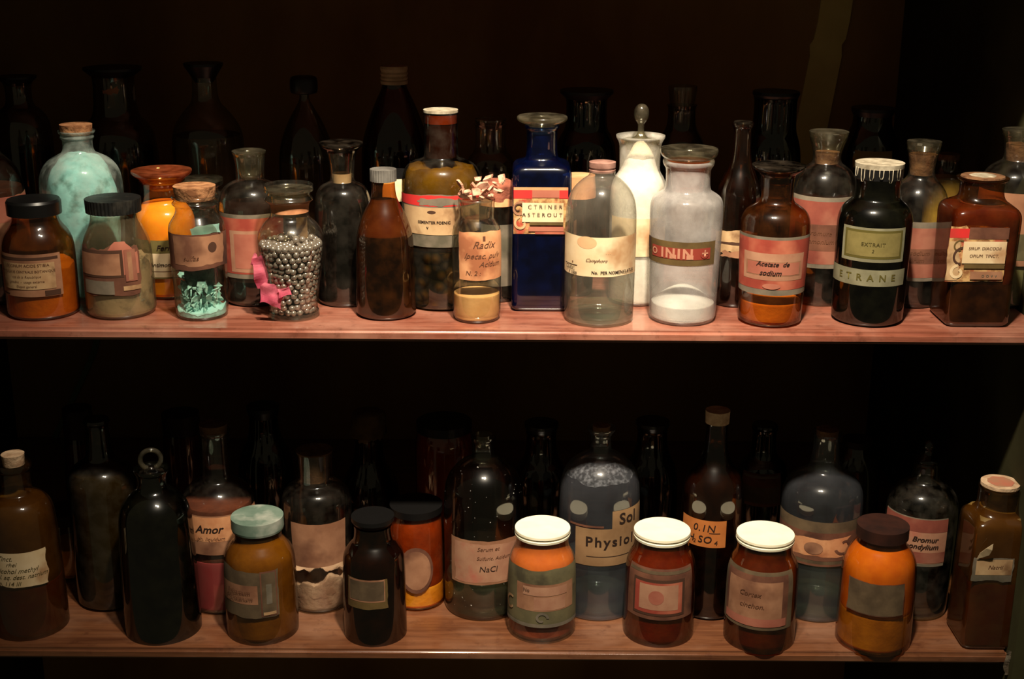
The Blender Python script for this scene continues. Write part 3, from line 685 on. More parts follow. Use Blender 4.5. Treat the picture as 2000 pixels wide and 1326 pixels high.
back('dark_bottle', 'dim black wide-mouthed bottle in the back row just right of the blue bottle', 'bottle', 1.50, 1144, 280, 120,
    [(400, 122), (290, 120), (265, 100), (250, 80), (200, 78), (188, 84)], DRK, ZU, stop=[('stopper', BLK, [(195, 76), (182, 104), (176, 104)])], fill=[(300, BLQ, 'liquid')])
back('clear_bottle', 'dim greenish bottle with glass stopper, back row above the lens-stoppered bottle', 'bottle', 1.52, 1330, 260, 100,
    [(400, 102), (300, 100), (270, 84), (250, 56), (215, 52), (205, 58)], SMK, ZU, stop=[('stopper', STP, [(215, 44), (175, 56), (168, 56)])], fill=[(300, BLQ, 'liquid')])
back('dark_bottle', 'dim black bottle in the back row above the Acetate de sodium bottle', 'bottle', 1.50, 1510, 280, 110,
    [(400, 112), (300, 110), (270, 96), (255, 84), (200, 82), (190, 86)], DRK, ZU, stop=[('stopper', BLK, [(195, 78), (184, 92), (178, 90)])], fill=[(300, BLQ, 'liquid')])
back('dark_bottle', 'dim black bottle in the back row above the black dripping bottle', 'bottle', 1.50, 1700, 280, 110,
    [(400, 112), (290, 110), (265, 96), (245, 76), (225, 74)], DRK, ZU, stop=[('stopper', BLK, [(230, 70), (216, 84), (210, 84)])],
    labels=[(1670, 1740, 296, 330, [('base', P_OLIVE)])], fill=[(300, BLQ, 'liquid')])
back('clear_bottle', 'dim olive-filled bottle in the back row, left of the square amber bottle neck', 'bottle', 1.46, 1848, 360, 80,
    [(430, 84), (370, 84), (345, 76), (330, 50), (310, 46)], CLR, ZU, stop=[('cork', CORKD, [(314, 40), (300, 42)])], fill=[(352, OLP, 'powder')])

# =================================================================== LOWER SHELF, front row
bottle('apothecary_bottle', 'corked amber bottle with cream handwritten paper, far left of lower shelf', 'bottle',
    1252, 51, 1120, 140, [(1225, 143), (1120, 142), (1020, 136), (990, 130), (972, 112), (962, 80), (957, 58), (930, 56), (915, 58), (912, 64), (906, 66), (900, 64)], AMBO, ZL,
    stop=[('cork', CORKP, [(904, 40), (883, 44)], {'wob': .03})],
    fill=[(1150, RBD, 'liquid', {'k': .96}), (990, AML, 'liquid', {'k': .94})],
    labels=[(-24, 89, 1078, 1150, [('base', P_CREAM), ('txt', 'Tinct.', .42, .84, .13, INKG, .4), ('txt', 'rhei', .5, .68, .12, INKG, .4), ('txt', 'Alcohol methyl', .55, .5, .13, INKG, .4), ('txt', 'Sol. aq. dest. natrium', .6, .33, .12, INKG, .45), ('txt', 'No. 114 III', .42, .15, .12, INKG, .3)], {'torn': (.02, .10, 0, .05)})])
bottle('ring_stoppered_bottle', 'blackish green bottle with ring-shaped glass stopper, lower shelf left', 'bottle',
    1260, 312, 1120, 142, [(1235, 146), (1140, 146), (1030, 142), (1000, 138), (978, 122), (962, 92), (952, 60), (938, 54), (924, 60), (917, 68), (912, 68)], DRK, ZL, inner=HEEL,
    stop=[('stopper', STPD, [(935, 44), (920, 50), (917, 40), (912, 16), (908, 12)], {'sharp': False})],
    fill=[(1200, OBL, 'dregs', {'k': .96}), (1010, BLQ, 'liquid', {'k': .95})])
bottle('powder_jar', 'amber jar of ochre powder with tarnished greenish metal lid, lower shelf', 'jar',
    1260, 510, 1150, 134, [(1235, 139), (1140, 140), (1090, 139), (1070, 130), (1056, 106), (1048, 92), (1036, 92)], AMBO, ZL,
    stop=[('lid', TEALCAP, [(1030, 100), (1026, 102), (1006, 102)], {'crown': -.001})],
    fill=[(1062, OCH, 'powder', {'k': .95})],
    labels=[(430, 543, 1112, 1210, [('base', P_GRBRN), ('box', .04, .68, .30, .68, P_BROWN), ('box', .72, .96, .05, .95, P_DBROWN), ('box', .74, .94, .08, .92, P_GRBRN), ('box', .8, .88, .3, .7, P_GREY),
        ('box', .75, .93, .08, .14, P_CREAM2), ('txt', 'Balsamum', .38, .54, .09, INKB, .2), ('txt', 'peruvianum', .38, .42, .09, INKB, .2)], {'torn': (.08, .05, 0, .03)})])
bottle('medicine_jar', 'small dark brown jar with black disc stopper and square brown label, lower shelf', 'jar',
    1263, 732, 1160, 120, [(1240, 122), (1140, 122), (1090, 121), (1074, 114), (1060, 92), (1052, 76), (1034, 72), (1024, 74)], AMBD, ZL,
    stop=[('stopper', BLK, [(1022, 70), (1014, 84), (1006, 84)], {'crown': .0006})],
    fill=[(1100, DBL, 'powder', {'k': .95})],
    labels=[(680, 757, 1132, 1192, [('base', P_OLIVED), ('box', .08, .92, .25, .97, P_BROWN), ('box', .1, .9, .3, .92, P_GRBRN)], {'torn': (.04, .04, .03, .03)})])
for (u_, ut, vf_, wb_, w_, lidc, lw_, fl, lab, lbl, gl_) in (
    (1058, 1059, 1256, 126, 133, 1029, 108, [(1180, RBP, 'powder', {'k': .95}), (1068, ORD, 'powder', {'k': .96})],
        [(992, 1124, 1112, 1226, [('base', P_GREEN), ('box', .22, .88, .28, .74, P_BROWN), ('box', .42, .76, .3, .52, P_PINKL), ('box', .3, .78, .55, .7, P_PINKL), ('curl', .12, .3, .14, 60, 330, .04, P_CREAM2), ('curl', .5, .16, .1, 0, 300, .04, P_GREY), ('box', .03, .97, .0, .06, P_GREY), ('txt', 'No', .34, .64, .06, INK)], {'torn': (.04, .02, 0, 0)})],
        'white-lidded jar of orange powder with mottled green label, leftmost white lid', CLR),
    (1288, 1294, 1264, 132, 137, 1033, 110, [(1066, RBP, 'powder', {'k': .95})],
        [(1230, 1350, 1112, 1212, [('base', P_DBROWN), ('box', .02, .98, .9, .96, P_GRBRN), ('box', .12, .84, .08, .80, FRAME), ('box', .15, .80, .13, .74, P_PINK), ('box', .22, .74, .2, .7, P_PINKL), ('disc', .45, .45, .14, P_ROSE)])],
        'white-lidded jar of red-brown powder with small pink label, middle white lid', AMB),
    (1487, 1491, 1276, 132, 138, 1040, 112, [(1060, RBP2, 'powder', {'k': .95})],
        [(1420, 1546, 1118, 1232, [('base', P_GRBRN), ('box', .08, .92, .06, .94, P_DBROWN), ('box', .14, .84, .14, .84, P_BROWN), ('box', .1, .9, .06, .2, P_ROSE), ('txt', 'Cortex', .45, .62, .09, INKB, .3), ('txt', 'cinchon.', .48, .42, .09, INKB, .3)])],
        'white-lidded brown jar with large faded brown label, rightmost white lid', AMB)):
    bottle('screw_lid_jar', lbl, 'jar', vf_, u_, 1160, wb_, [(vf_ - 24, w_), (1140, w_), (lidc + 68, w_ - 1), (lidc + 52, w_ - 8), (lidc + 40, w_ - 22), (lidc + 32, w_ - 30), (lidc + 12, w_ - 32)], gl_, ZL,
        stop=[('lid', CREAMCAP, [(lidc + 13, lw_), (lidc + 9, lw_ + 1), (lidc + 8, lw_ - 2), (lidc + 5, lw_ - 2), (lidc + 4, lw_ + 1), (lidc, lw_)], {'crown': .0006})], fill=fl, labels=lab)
bottle('powder_jar', 'amber jar of orange powder with blackish brown lid and grey label, lower shelf right', 'jar',
    1282, 1713, 1150, 138, [(1255, 144), (1160, 144), (1105, 143), (1085, 136), (1066, 112), (1056, 94), (1040, 94)], AMBL, ZL,
    stop=[('lid', BRC, [(1044, 100), (1022, 100)], {'crown': .001})],
    fill=[(1210, OCH, 'powder', {'k': .95}), (1078, matte('orange_yellow_powder', (222, 150, 66), (204, 126, 52), 50), 'powder', {'k': .95})],
    labels=[(1660, 1766, 1140, 1206, [('base', P_DBROWN), ('box', .03, .97, .04, .96, P_GRBRN)], {'torn': (.04, .04, .03, .03)})])
bottle('apothecary_bottle', 'tall square amber bottle with cork plug and peeling label, right end of lower shelf', 'bottle',
    1270, 1932, 1120, 112, [(1240, 112, .8), (1100, 112, .8), (1020, 112, .8), (1006, 108, .7), (998, 94, .3), (990, 80, 0), (955, 78, 0), (950, 80, 0), (946, 80, 0)], AMBO, ZL, sq=.8,
    stop=[('cork', CORKP, [(950, 66), (944, 74), (938, 74)], {'wob': .03}), ('cork_stain', matte('pink_stain', (170, 96, 76), (150, 110, 84), 60), [(937.5, 50), (937, 48)], {'wob': .15})],
    fill=[(1140, RBD, 'powder', {'k': .96}), (1010, AML, 'powder', {'k': .96})],
    labels=[(1897, 1980, 1088, 1138, [('base', P_GREY), ('box', .1, .95, .3, .9, P_CREAM2), ('txt', 'Natrii', .55, .6, .16, INKB, .3)], {'torn': (.1, .1, .03, .05)})])

# =================================================================== LOWER SHELF, second row
bottle('powder_jar', 'small orange powder jar glimpsed between corked amber bottle and olive bottle', 'jar',
    1134, 140, 1080, 84, [(1115, 88), (1050, 90), (1020, 88), (1008, 80)], AMBL, ZL, stop=[('lid', BRC, [(1012, 84), (992, 84)])],
    fill=[(1076, YLP, 'powder')])
bottle('apothecary_bottle', 'large dusty olive-brown bottle behind the ring-stoppered bottle', 'bottle',
    1196, 210, 1060, 124, [(1165, 128), (1060, 130), (950, 132), (925, 128), (908, 108), (898, 74), (890, 50), (840, 44), (826, 44), (820, 50)], OLV, ZL,
    stop=[('stopper', STPD, [(835, 34), (822, 50), (816, 48)])], fill=[(935, OBM, 'powder', {'k': .95})])
bottle('apothecary_bottle', 'clear bottle of pink-red liquid with tan handwritten label, lower shelf second row', 'bottle',
    1201, 432, 1080, 130, [(1170, 134), (1080, 138), (990, 142), (965, 136), (946, 110), (936, 76), (930, 60), (860, 56), (846, 58), (842, 64), (838, 64)], CLRD, ZL,
    stop=[('cork', CORKD, [(846, 50), (826, 54)])], fill=[(1100, PKP, 'liquid', {'k': .95}), (1000, RBP2, 'powder', {'k': .93})],
    labels=[(370, 500, 1008, 1084, [('base', P_BROWN), ('box', .0, 1, .35, .97, P_TAN), ('txt', 'Amor', .28, .66, .2, INK, .3, .03), ('txt', 'ph. liquidum', .3, .42, .1, INKB, .3)])])
bottle('apothecary_bottle', 'clear bottle with blank brown label and whitish lumps at the bottom, corked', 'bottle',
    1200, 622, 1080, 118, [(1170, 122), (1080, 128), (990, 137), (965, 134), (948, 112), (942, 78), (938, 70), (905, 70), (880, 74)], CLRD, ZL,
    stop=[('cork', CORKD, [(935, 54), (885, 66), (878, 72)])], fill=[(1142, WPK, 'powder', {'bump': .012, 'k': .94, 'bd': .5})],
    labels=[(572, 672, 1024, 1110, [('base', P_BROWN)], {'torn': (.02, .04, 0, 0)})])
bottle('powder_jar', 'orange jar with black lid and reddish oval label, behind the small dark brown jar', 'jar',
    1194, 814, 1080, 104, [(1170, 108), (1080, 108), (1030, 106), (1010, 100), (1000, 92), (990, 90)], AMBL, ZL,
    stop=[('lid', BLK, [(996, 102), (983, 103)], {'crown': .0005})], fill=[(1150, YLP, 'powder', {'k': .95}), (1012, RBP, 'powder', {'k': .95})],
    labels=[(776, 850, 1070, 1160, [('disc', .5, .5, .5, P_DBROWN, .7), ('disc', .5, .5, .42, P_BROWN, .7)])])
bottle('reagent_bottle', 'clear droplet-speckled bottle with pinkish label reading NaCl', 'bottle',
    1213, 944, 1080, 146, [(1180, 149), (1080, 152), (980, 155), (945, 150), (922, 132), (904, 96), (894, 56), (886, 42), (862, 38), (858, 48), (852, 48)], SPK, ZL, inner=HEEL,
    stop=[('stopper', STP, [(868, 30), (854, 34), (848, 34)])], fill=[(1148, WTR, 'water', {'k': .95})],
    labels=[(884, 1016, 1056, 1144, [('base', P_BROWN), ('box', .04, .9, .04, .94, P_PINKL, (.1, .05, .05, .05)), ('txt', 'Serum et', .48, .80, .09, INKB, .25), ('txt', 'Sulfuric. Acidum', .55, .60, .08, INKB, .25), ('txt', 'NaCl', .48, .36, .13, INK, .15)], {'torn': (.06, .02, 0, 0)})])
bottle('reagent_bottle', 'misted clear bottle with tan label reading Phys between two white-lidded jars', 'bottle',
    1213, 1168, 1080, 148, [(1180, 151), (1080, 154), (970, 158), (930, 152), (908, 130), (892, 92), (882, 52), (876, 40), (850, 38), (844, 46), (838, 56), (834, 56)], MST, ZL, inner=HEEL,
    stop=[('cork', CORKD, [(848, 30), (830, 34)])], fill=[(1116, WTRB, 'water', {'k': .95})],
    labels=[(1084, 1252, 908, 962, [('base', CND)], {'name': 'condensation', 'torn': (0, .5, 0, 0)}), (1126, 1262, 1034, 1106, [('base', P_TAN2), ('txt', 'Physiol', .46, .64, .27, INK, 0, .03, 1.25), ('box', .15, .8, .24, .26, INK)]),
            (1196, 1256, 1000, 1036, [('base', P_TAN2), ('txt', 'Sol', .42, .5, .62, INK, 0, .03, 1.1)], {'name': 'upper_label'}),
            (1116, 1180, 1028, 1032, [('base', P_DBROWN)], {'name': 'paper_edge'})])
bottle('reagent_bottle', 'dark brown long-necked bottle with orange label 0.1N H2SO4', 'bottle',
    1213, 1388, 1060, 112, [(1180, 116), (1060, 120), (970, 122), (935, 114), (912, 84), (895, 56), (870, 44), (826, 40), (820, 44)], AMBD, ZL,
    stop=[('cork', CORKP, [(824, 46), (800, 48)])], fill=[(1075, BLQ, 'liquid', {'k': .93}), (940, DBL, 'liquid', {'k': .9})],
    labels=[(1336, 1418, 1018, 1070, [('base', P_ORANGE), ('txt', '0.1N', .55, .70, .27, INK, .15, .01, 1.1), ('box', .66, .88, .52, .55, INK), ('txt', 'H SO', .46, .28, .27, INK, .15, .01, 1.1), ('txt', '2', .37, .18, .15, INK, .1), ('txt', '4', .80, .18, .18, INK, .1)])])
bottle('reagent_bottle', 'bluish clear bottle with wide brown-orange label and water, right of the white lids', 'bottle',
    1216, 1597, 1080, 140, [(1185, 144), (1080, 150), (980, 158), (950, 152), (932, 130), (920, 90), (912, 58), (860, 48), (848, 52), (842, 60)], CND and glass('bluish_dusty_glass', (.74, .76, .76, 1), dust=.10, dust_glow_col=(120, 123, 130), base=.05, dscale=20), ZL, inner=HEEL,
    stop=[('cork', CORKD, [(852, 40), (836, 44)])], fill=[(1116, WTR, 'water', {'k': .95})],
    labels=[(1515, 1672, 1020, 1106, [('base', P_GRBRN), ('box', .0, 1, .12, .76, P_DBROWN), ('box', .1, .9, .16, .7, P_TAN, (.2, .2, .1, .1)), ('curl', .2, .45, .2, 40, 320, .06, P_DBROWN), ('curl', .8, .45, .2, 200, 480, .06, P_DBROWN), ('disc', .5, .4, .14, P_BROWN, 1.4), ('box', 0, 1, 0, .05, P_DBROWN)])])
bottle('reagent_bottle', 'round-shouldered clear bottle with pink handwritten label Bromure, right of dark-lidded orange jar', 'bottle',
    1213, 1792, 1080, 122, [(1185, 126), (1080, 132), (1000, 138), (972, 134), (952, 112), (940, 76), (934, 52), (905, 48), (898, 56)], GRN, ZL, inner=HEEL,
    stop=[('stopper', STPD, [(905, 40), (896, 50), (890, 40), (880, 16), (868, 26), (856, 12)], {'sharp': False})], fill=[(1122, BLQ, 'liquid', {'k': .9, 'zb': .018})],
    labels=[(1734, 1846, 1012, 1106, [('base', P_GREY), ('box', 0, 1, .06, .98, P_PINKL), ('box', 0, 1, .72, .98, P_DPINK), ('box', 0, 1, .08, .3, P_DPINK), ('txt', 'Bromur', .68, .57, .11, INK, .3, .02), ('txt', 'spondylium', .62, .42, .11, INK, .3, .02)])])

# =================================================================== LOWER SHELF, dim rows at the back
back('cloth_topped_bottle', 'dim bottle with string-tied cloth cap, back row of lower shelf', 'bottle', 1.50, 722, 940, 116,
    [(1020, 118), (960, 116), (930, 100), (900, 60), (860, 52), (845, 56)], AMBD, ZL,
    stop=[('cloth_cap', CLOTH, [(850, 78), (834, 70), (812, 66), (802, 60)], {'wob': .12, 'sharp': False})], fill=[(1000, BLQ, 'liquid')],
    labels=[(700, 755, 852, 880, [('base', STR)], {'torn': (.1, .8, .1, .1), 'name': 'string_fringe'})])
back('powder_jar', 'dim wide jar of deep red-orange powder in the back row, above the black-lidded orange jar', 'jar', 1.46, 868, 880, 108,
    [(1000, 112), (880, 116), (850, 112), (836, 100)], AMBL, ZL, stop=[('lid', BLK, [(838, 108), (822, 108)])], fill=[(850, RBP, 'powder', {'k': .95})])
back('dark_bottle', 'dim black bottle in the lower back row left of the Phys bottle', 'bottle', 1.46, 1056, 950, 104,
    [(1040, 106), (940, 106), (910, 96), (890, 64), (850, 56), (842, 60)], AMBD, ZL, stop=[('stopper', BLK, [(848, 52), (832, 66), (826, 66)])], fill=[(960, BLQ, 'liquid')])
back('dark_bottle', 'dim black bottle in the lower back row right of the Phys bottle', 'bottle', 1.46, 1270, 950, 104,
    [(1040, 106), (940, 106), (905, 96), (880, 64), (845, 56), (838, 60)], AMBD, ZL, stop=[('stopper', BLK, [(842, 52), (828, 66), (822, 66)])], fill=[(960, BLQ, 'liquid')])
back('labelled_bottle', 'dim dark bottle with striped olive label in the back row, right of H2SO4 bottle', 'bottle', 1.46, 1486, 960, 96,
    [(1040, 98), (920, 98), (900, 84), (888, 50), (845, 44), (836, 50)], DRK, ZL, stop=[('stopper', STPD, [(842, 40), (832, 50), (828, 48)])], fill=[(960, BLQ, 'liquid')],
    labels=[(1450, 1524, 926, 990, [('base', P_DBROWN), ('box', .05, .95, .86, .94, P_GREY), ('box', .05, .95, .1, .6, P_GRBRN)])])
back('olive_jar', 'dim rounded olive-brown jar in the back row behind the bluish bottle', 'jar', 1.46, 1668, 940, 92,
    [(1040, 96), (930, 98), (896, 88), (872, 60), (866, 54)], SMK, ZL, stop=[('lid', BRC, [(868, 58), (856, 58)])], fill=[(900, OBM, 'powder')])
back('dark_bottle', 'dim black bottle in the lower back row behind the tan-labelled pink-liquid bottle', 'bottle', 1.50, 520, 920, 110,
    [(1020, 112), (920, 110), (880, 96), (850, 60), (810, 54)], DRK, ZL, stop=[('stopper', BLK, [(816, 52), (798, 64), (792, 64)])], fill=[(940, BLQ, 'liquid')])
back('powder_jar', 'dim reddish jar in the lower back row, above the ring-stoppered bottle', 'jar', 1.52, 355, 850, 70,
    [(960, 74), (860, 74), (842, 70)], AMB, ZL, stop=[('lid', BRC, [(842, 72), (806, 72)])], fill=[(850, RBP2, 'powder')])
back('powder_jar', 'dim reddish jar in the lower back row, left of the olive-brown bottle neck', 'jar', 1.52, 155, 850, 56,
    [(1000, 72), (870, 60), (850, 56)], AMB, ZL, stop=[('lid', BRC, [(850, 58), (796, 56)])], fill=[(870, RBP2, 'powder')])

# =================================================================== small extras
# ring of the ring-shaped stopper, as a part of that bottle
for o in [o for o in bpy.data.objects if o.name.startswith('ring_stoppered_bottle')]:
    tx = o.location.x; ty = o.location.y
    c = hit_y(302, 897, ty); p = Vector(c) - o.location
    bm = bmesh.new(); R_, r_ = 0.0105, 0.0026; a_, b_ = 36, 12
    vs = [[bm.verts.new(((R_ + r_ * math.cos(2 * math.pi * j / b_)) * math.cos(2 * math.pi * i / a_), r_ * math.sin(2 * math.pi * j / b_), (R_ + r_ * math.cos(2 * math.pi * j / b_)) * math.sin(2 * math.pi * i / a_))) for j in range(b_)] for i in range(a_)]
    for i in range(a_):
        for j in range(b_):
            bm.faces.new((vs[i][j], vs[(i + 1) % a_][j], vs[(i + 1) % a_][(j + 1) % b_], vs[i][(j + 1) % b_]))
    bmesh.ops.recalc_face_normals(bm, faces=bm.faces)
    me = bpy.data.meshes.new('m'); bm.to_mesh(me); bm.free(); me.shade_smooth()
    link('stopper_ring', me, STP, o, (0, 0, p.z))
    # white wax drips / small glass mark
# wax drips on the black bottle's white rim
blk = [o for o in bpy.data.objects if o.get('label', '').startswith('black bottle with olive framed')][0]
def loop_tube(pts, r, close=False, seg=6):
    bm = bmesh.new(); rings = []
    n = len(pts)
    for i, p in enumerate(pts):
        a = Vector(pts[max(0, i - 1)]); b = Vector(pts[min(n - 1, i + 1)]); t = (b - a).normalized()
        s = t.orthogonal().normalized(); q = t.cross(s)
        rings.append([bm.verts.new(Vector(p) + (s * math.cos(2 * math.pi * k / seg) + q * math.sin(2 * math.pi * k / seg)) * r) for k in range(seg)])
    for A, B in zip(rings[:-1], rings[1:]):
        # align
        off = min(range(seg), key=lambda k: (B[k].co - A[0].co).length)
        for k in range(seg): bm.faces.new((A[k], A[(k + 1) % seg], B[(k + 1 + off) % seg], B[(k + off) % seg]))
    bm.faces.new(rings[0]); bm.faces.new(rings[-1])
    bmesh.ops.recalc_face_normals(bm, faces=bm.faces)
    me = bpy.data.meshes.new('m'); bm.to_mesh(me); bm.free(); me.shade_smooth(); return me
rim = [c for c in blk.children if c.name.startswith('chalky_rim')][0]
zr = min(v.co.z for v in rim.data.vertices); rr = max(math.hypot(v.co.x, v.co.y) for v in rim.data.vertices)
for k in range(6):
    a = math.radians(-60 + k * 22); w = math.radians(4.5); d = 0.009 + 0.002 * ((k * 5) % 3)
    pts = []
    for t, zz in ((-w, 0), (-w, -d * .7), (-w * .6, -d), (w * .6, -d), (w, -d * .7), (w, 0)):
        pts.append(((rr + .0006) * math.sin(a + t), -(rr + .0006) * math.cos(a + t), zr + zz + .001))
    link('paper_pleat', loop_tube(pts, .0004), RIM, blk)

# ---- curled flap peeling off the tall square bottle's label
sqb = [o for o in bpy.data.objects if o.get('label', '').startswith('tall square amber bottle with cork plug')][0]
lbm = [q for q in sqb.children if q.name.startswith('paper_label')][0]
yf = min(v.co.y for v in lbm.data.vertices); outl = [(1908, 1091, 0), (1914, 1080, .002), (1926, 1071, .005), (1940, 1062, .007), (1938, 1074, .006), (1932, 1084, .003), (1920, 1088, .001)]
vs = []
for u_, v_, lift in outl:
    q = hit_y(u_, v_, sqb.location.y + yf - .0006 - lift) - sqb.location; vs.append(q)
bm = bmesh.new(); bm.faces.new([bm.verts.new(q) for q in vs]); bmesh.ops.triangulate(bm, faces=bm.faces[:])
bmesh.ops.solidify(bm, geom=bm.faces[:], thickness=.0003); me = bpy.data.meshes.new('m'); bm.to_mesh(me); bm.free()
link('torn_flap', me, P_CREAM, sqb)

# ---- beads
rnd = random.Random(4)
rb_ = 0.0032
bm = bmesh.new(); bmesh.ops.create_icosphere(bm, subdivisions=3, radius=rb_)
bead_me = bpy.data.meshes.new('bead'); bm.to_mesh(bead_me); bm.free(); bead_me.shade_smooth(); bead_me.materials.append(SILV)
B = bead; org = B['root'].location; zt = B['zc'](474); pos_shown = []; pos_rest = []
dz = rb_ * 1.74; zz = 0.0045 + rb_; row = 0
while zz < zt:
    r_in = B['rat'](zz) - rb_ - 0.0012
    layer = 0
    while r_in > rb_ * .5:
        n = max(1, int(2 * math.pi * r_in / (rb_ * 2.04)))
        for i in range(n):
            a = 2 * math.pi * (i + .5 * (row % 2) + .5 * layer) / n + rnd.uniform(-.045, .045) + row * .7
            p = Vector(((r_in - (jj := rnd.uniform(0, .0008))) * math.sin(a), -(r_in - jj) * math.cos(a), zz + rnd.uniform(-.0011, .0011)))
            top = zz > zt - dz * 1.01
            aa = (a + math.pi) % (2 * math.pi) - math.pi
            if (layer == 0 and abs(aa) < 1.42) or (top and layer < 2 ): pos_shown.append(p)
            elif layer < 3 or top: pos_rest.append(p)
        r_in -= rb_ * 1.9; layer += 1
    zz += dz; row += 1
# heap on the surface, higher on the right
for _ in range(26):
    a = rnd.uniform(0, 6.28); r = rnd.uniform(0, .018)
    p = Vector((r * math.cos(a) + .006, r * math.sin(a), zz - dz * .2 + rnd.uniform(0, .003)))
    if all((p - q).length > rb_ * 1.8 for q in pos_shown): pos_shown.append(p)
pos_shown.sort(key=lambda p: p.y)
pos_rest += pos_shown[290:]; pos_shown = pos_shown[:290]
rot = Matrix.Rotation(B['th'], 3, 'Z')
first = None
for p in pos_shown:
    if first is None: o = bpy.data.objects.new('metal_bead', bead_me); first = o
    else: o = first.copy()
    COL.objects.link(o); o.location = org + rot @ p
    tag(o, 'small round silvery bead in the bulbous glass jar', 'bead', 'silvery beads in the bulbous jar')
bm = bmesh.new()
for p in pos_rest: bmesh.ops.create_icosphere(bm, subdivisions=2, radius=rb_, matrix=Matrix.Translation(p))
me = bpy.data.meshes.new('m'); bm.to_mesh(me); bm.free(); me.shade_smooth()
o = link('metal_bead_heap', me, SILV, None, org, B['th'])
tag(o, 'mass of silvery beads filling the middle of the bulbous jar', 'beads', kind='stuff')

# ---- crumpled pink paper on the bead jar
def crumple(w, h, nx, nz, amp, seed, th=.0003):
    bm = bmesh.new(); g = []
    for j in range(nz + 1):
        row = []
        for i in range(nx + 1):
            x = (i / nx - .5) * w; z = (j / nz - .5) * h
            q = noise.noise_vector(Vector((x * 90 + seed, z * 90, seed)))
            ed = 1.0 if 0 < i < nx and 0 < j < nz else 2.2
            row.append(bm.verts.new((x + q.x * amp * ed * .6, q.y * amp, z + q.z * amp * ed * .6)))
        g.append(row)
    for j in range(nz):
        for i in range(nx): bm.faces.new((g[j][i], g[j][i + 1], g[j + 1][i + 1], g[j + 1][i]))
    r = bmesh.ops.solidify(bm, geom=bm.faces[:], thickness=th)
    me = bpy.data.meshes.new('m'); bm.to_mesh(me); bm.free(); return me
def at_front(info, u, v, extra=.003):
    y = info['yc'] - info['rb'] * 1.1
    return hit_y(u, v, y)
for (u_, v_, w, h, ry, sd) in ((509, 532, .013, .032, -12, 1), (533, 577, .024, .020, 22, 5), (556, 568, .014, .010, -15, 9), (499, 512, .010, .010, 30, 12)):
    p = at_front(bead, u_, v_)
    a = (u_ - 569) / 66.0; p.y = bead['yc'] - 0.030 * math.sqrt(max(.05, 1 - min(.95, a * a))) - .006
    p = hit_y(u_, v_, p.y)
    me = crumple(w, h, 12, 12, .0035, sd)
    o = link('pink_paper_scrap', me, PNK, B['root'])
    o.matrix_parent_inverse = Matrix.Identity(4)
    o.location = rot.inverted() @ (p - org); o.rotation_euler = (0, math.radians(ry), math.atan2(u_ - 569, 90) * .8)
# small card hanging in the bead jar
p = hit_y(590, 445, bead['yc'] + .004)
o = link('inner_paper_slip', crumple(.011, .022, 4, 6, .0005, 3), P_CREAM2, B['root']); o.location = rot.inverted() @ (p - org)

# ---- turquoise flakes
T = b_teal; torg = T['root'].location; trot = Matrix.Rotation(T['th'], 3, 'Z')
def shard(sd, l, w, t):
    r = random.Random(sd); bm = bmesh.new(); n = r.choice((4, 5, 5, 6))
    pts = [(math.cos(2 * math.pi * i / n + r.uniform(-.3, .3)) * l * r.uniform(.6, 1), math.sin(2 * math.pi * i / n + r.uniform(-.3, .3)) * w * r.uniform(.6, 1)) for i in range(n)]
    a = [bm.verts.new((x, y, t + r.uniform(-.3, .3) * t)) for x, y in pts]; b = [bm.verts.new((x * .9, y * .9, -t)) for x, y in pts]
    bm.faces.new(a); bm.faces.new(b[::-1])
    for i in range(n): bm.faces.new((a[i], b[i], b[(i + 1) % n], a[(i + 1) % n]))
    bmesh.ops.recalc_face_normals(bm, faces=bm.faces)
    me = bpy.data.meshes.new('m'); bm.to_mesh(me); bm.free(); return me
shards = [shard(i, .0072, .0042, .0008) for i in range(6)]
for s in shards: s.materials.append(TUC)
z0_, z1_ = T['zc'](616), T['zc'](536)
for k in range(96):
    a = rnd.uniform(-1.5, 1.5) if k < 84 else rnd.uniform(1.5, 4.7); zz = z0_ + (z1_ - z0_) * (k / 96)
    r = (T['rat'](zz) - .0080) * (rnd.uniform(.86, 1) if k % 5 else rnd.uniform(.3, .8))
    o = bpy.data.objects.new('turquoise_flake', shards[k % 6]); COL.objects.link(o)
    o.location = torg + trot @ Vector((r * math.sin(a), -r * math.cos(a), zz))
    o.rotation_euler = (rnd.uniform(0, 3.1), rnd.uniform(0, 3.1), rnd.uniform(0, 3.1)); o.scale = (rnd.uniform(.7, 1.15),) * 3
    tag(o, 'thin turquoise flake in the lower half of the corked vial', 'flake', 'turquoise flakes in the corked vial')
# pale crust clinging near the shoulder
p = hit_y(402, 449, T['yc'] - T['rb'] * .7)
o = link('crust', crumple(.029, .009, 14, 6, .002, 21, .0012), matte('pale_turquoise_crust', (196, 232, 220), (150, 206, 190), 60), T['root'])
o.location = trot.inverted() @ (p - torg) ; o.rotation_euler = (0, math.radians(-9), 0)

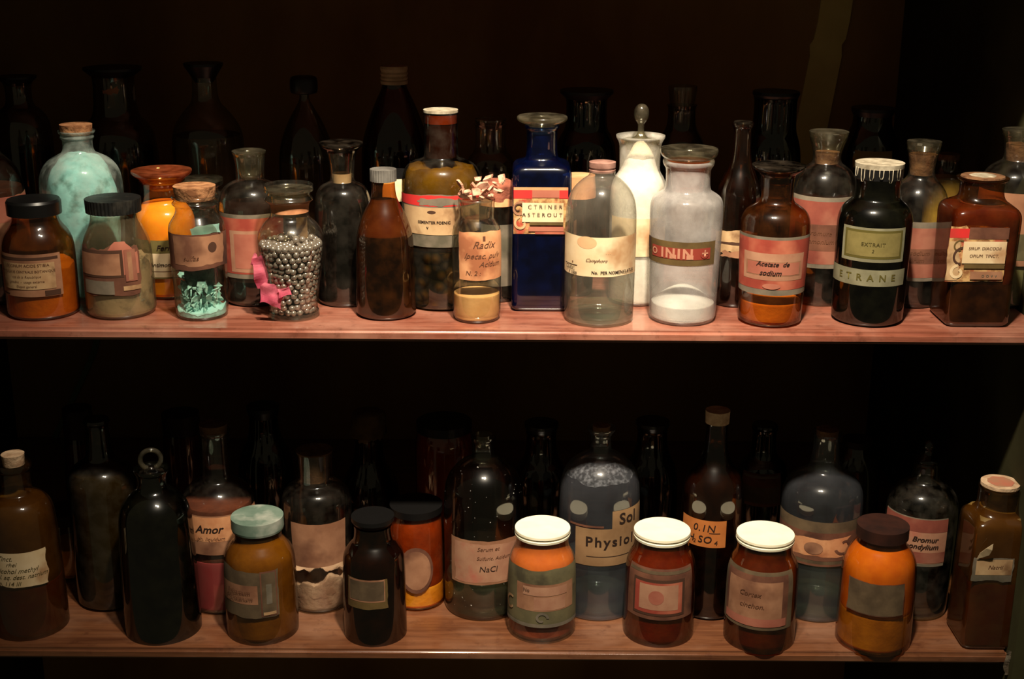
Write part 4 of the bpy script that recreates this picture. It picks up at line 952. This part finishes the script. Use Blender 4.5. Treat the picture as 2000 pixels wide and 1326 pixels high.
# ---- wood chips heaped on the small clear jar
C_ = chipb; corg = C_['root'].location
ztop = C_['zc'](388)
cs = []
for i in range(5):
    me = shard(40 + i, .0072, .0046, .0011); me.materials.append(CHIP); cs.append(me)
hexp = [(-10, 0), (-3, 0), (4, 0), (11, 0), (-7, 3), (0, 4), (7, 3), (-12, 3), (-2, 7), (5, 8), (11, 5), (1, 11), (15, 10), (9, 12), (-13, 9), (20, 12), (17, 5)]
for k, (dx, dz_) in enumerate(hexp):
    o = bpy.data.objects.new('wood_chip', cs[k % 5]); COL.objects.link(o)
    o.location = corg + Vector((dx * .00125, rnd.uniform(-.008, .010), ztop + .002 + dz_ * .0014))
    o.rotation_euler = (rnd.uniform(.2, 1.3), rnd.uniform(-.8, .8), rnd.uniform(0, 6.28)); o.scale = (rnd.uniform(.8, 1.2),) * 3
    tag(o, 'pinkish brown wood chip heaped on the small clear jar', 'wood chip', 'wood chips heaped on the small jar')

# ---- faint things on the back board and at the right edge
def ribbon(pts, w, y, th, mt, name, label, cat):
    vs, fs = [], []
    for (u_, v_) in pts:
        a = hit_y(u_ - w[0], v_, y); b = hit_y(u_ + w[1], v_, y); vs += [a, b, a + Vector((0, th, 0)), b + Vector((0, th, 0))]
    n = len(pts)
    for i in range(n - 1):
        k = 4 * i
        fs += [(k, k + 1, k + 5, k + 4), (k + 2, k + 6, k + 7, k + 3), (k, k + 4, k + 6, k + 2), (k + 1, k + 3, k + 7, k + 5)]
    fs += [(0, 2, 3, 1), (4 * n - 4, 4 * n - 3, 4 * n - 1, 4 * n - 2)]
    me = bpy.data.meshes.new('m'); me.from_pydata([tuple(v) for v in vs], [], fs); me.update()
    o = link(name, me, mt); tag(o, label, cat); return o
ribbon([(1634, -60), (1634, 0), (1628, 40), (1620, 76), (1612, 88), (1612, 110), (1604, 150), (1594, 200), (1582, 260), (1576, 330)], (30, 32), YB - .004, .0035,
    matte('olive_streak', (244, 230, 150), (226, 210, 130), 14), 'streak_strip', 'long olive streak added as a flat strip on the dark back board, right of centre', 'strip')  # added strip standing in for a faint olive streak
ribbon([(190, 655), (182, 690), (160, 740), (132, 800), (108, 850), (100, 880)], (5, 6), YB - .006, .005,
    matte('green_streak', (110, 130, 90)), 'thin_streak', 'thin greenish rod added on the back board behind the lower left bottles', 'streak')  # added thin ribbon, stand-in for a greenish streak
p = hit_z(1975, 1278, ZL)
me = crumple(.020, .030, 8, 10, .004, 33, .0012)
o = link('plaster_fragment', me, matte('flaking_plaster', (170, 156, 136), (110, 96, 78), 90, bump=.4), None, hit_y(1981, 1296, YF - .004))
tag(o, 'small flaking pale fragment stuck at the right front corner under the lower shelf', 'fragment')
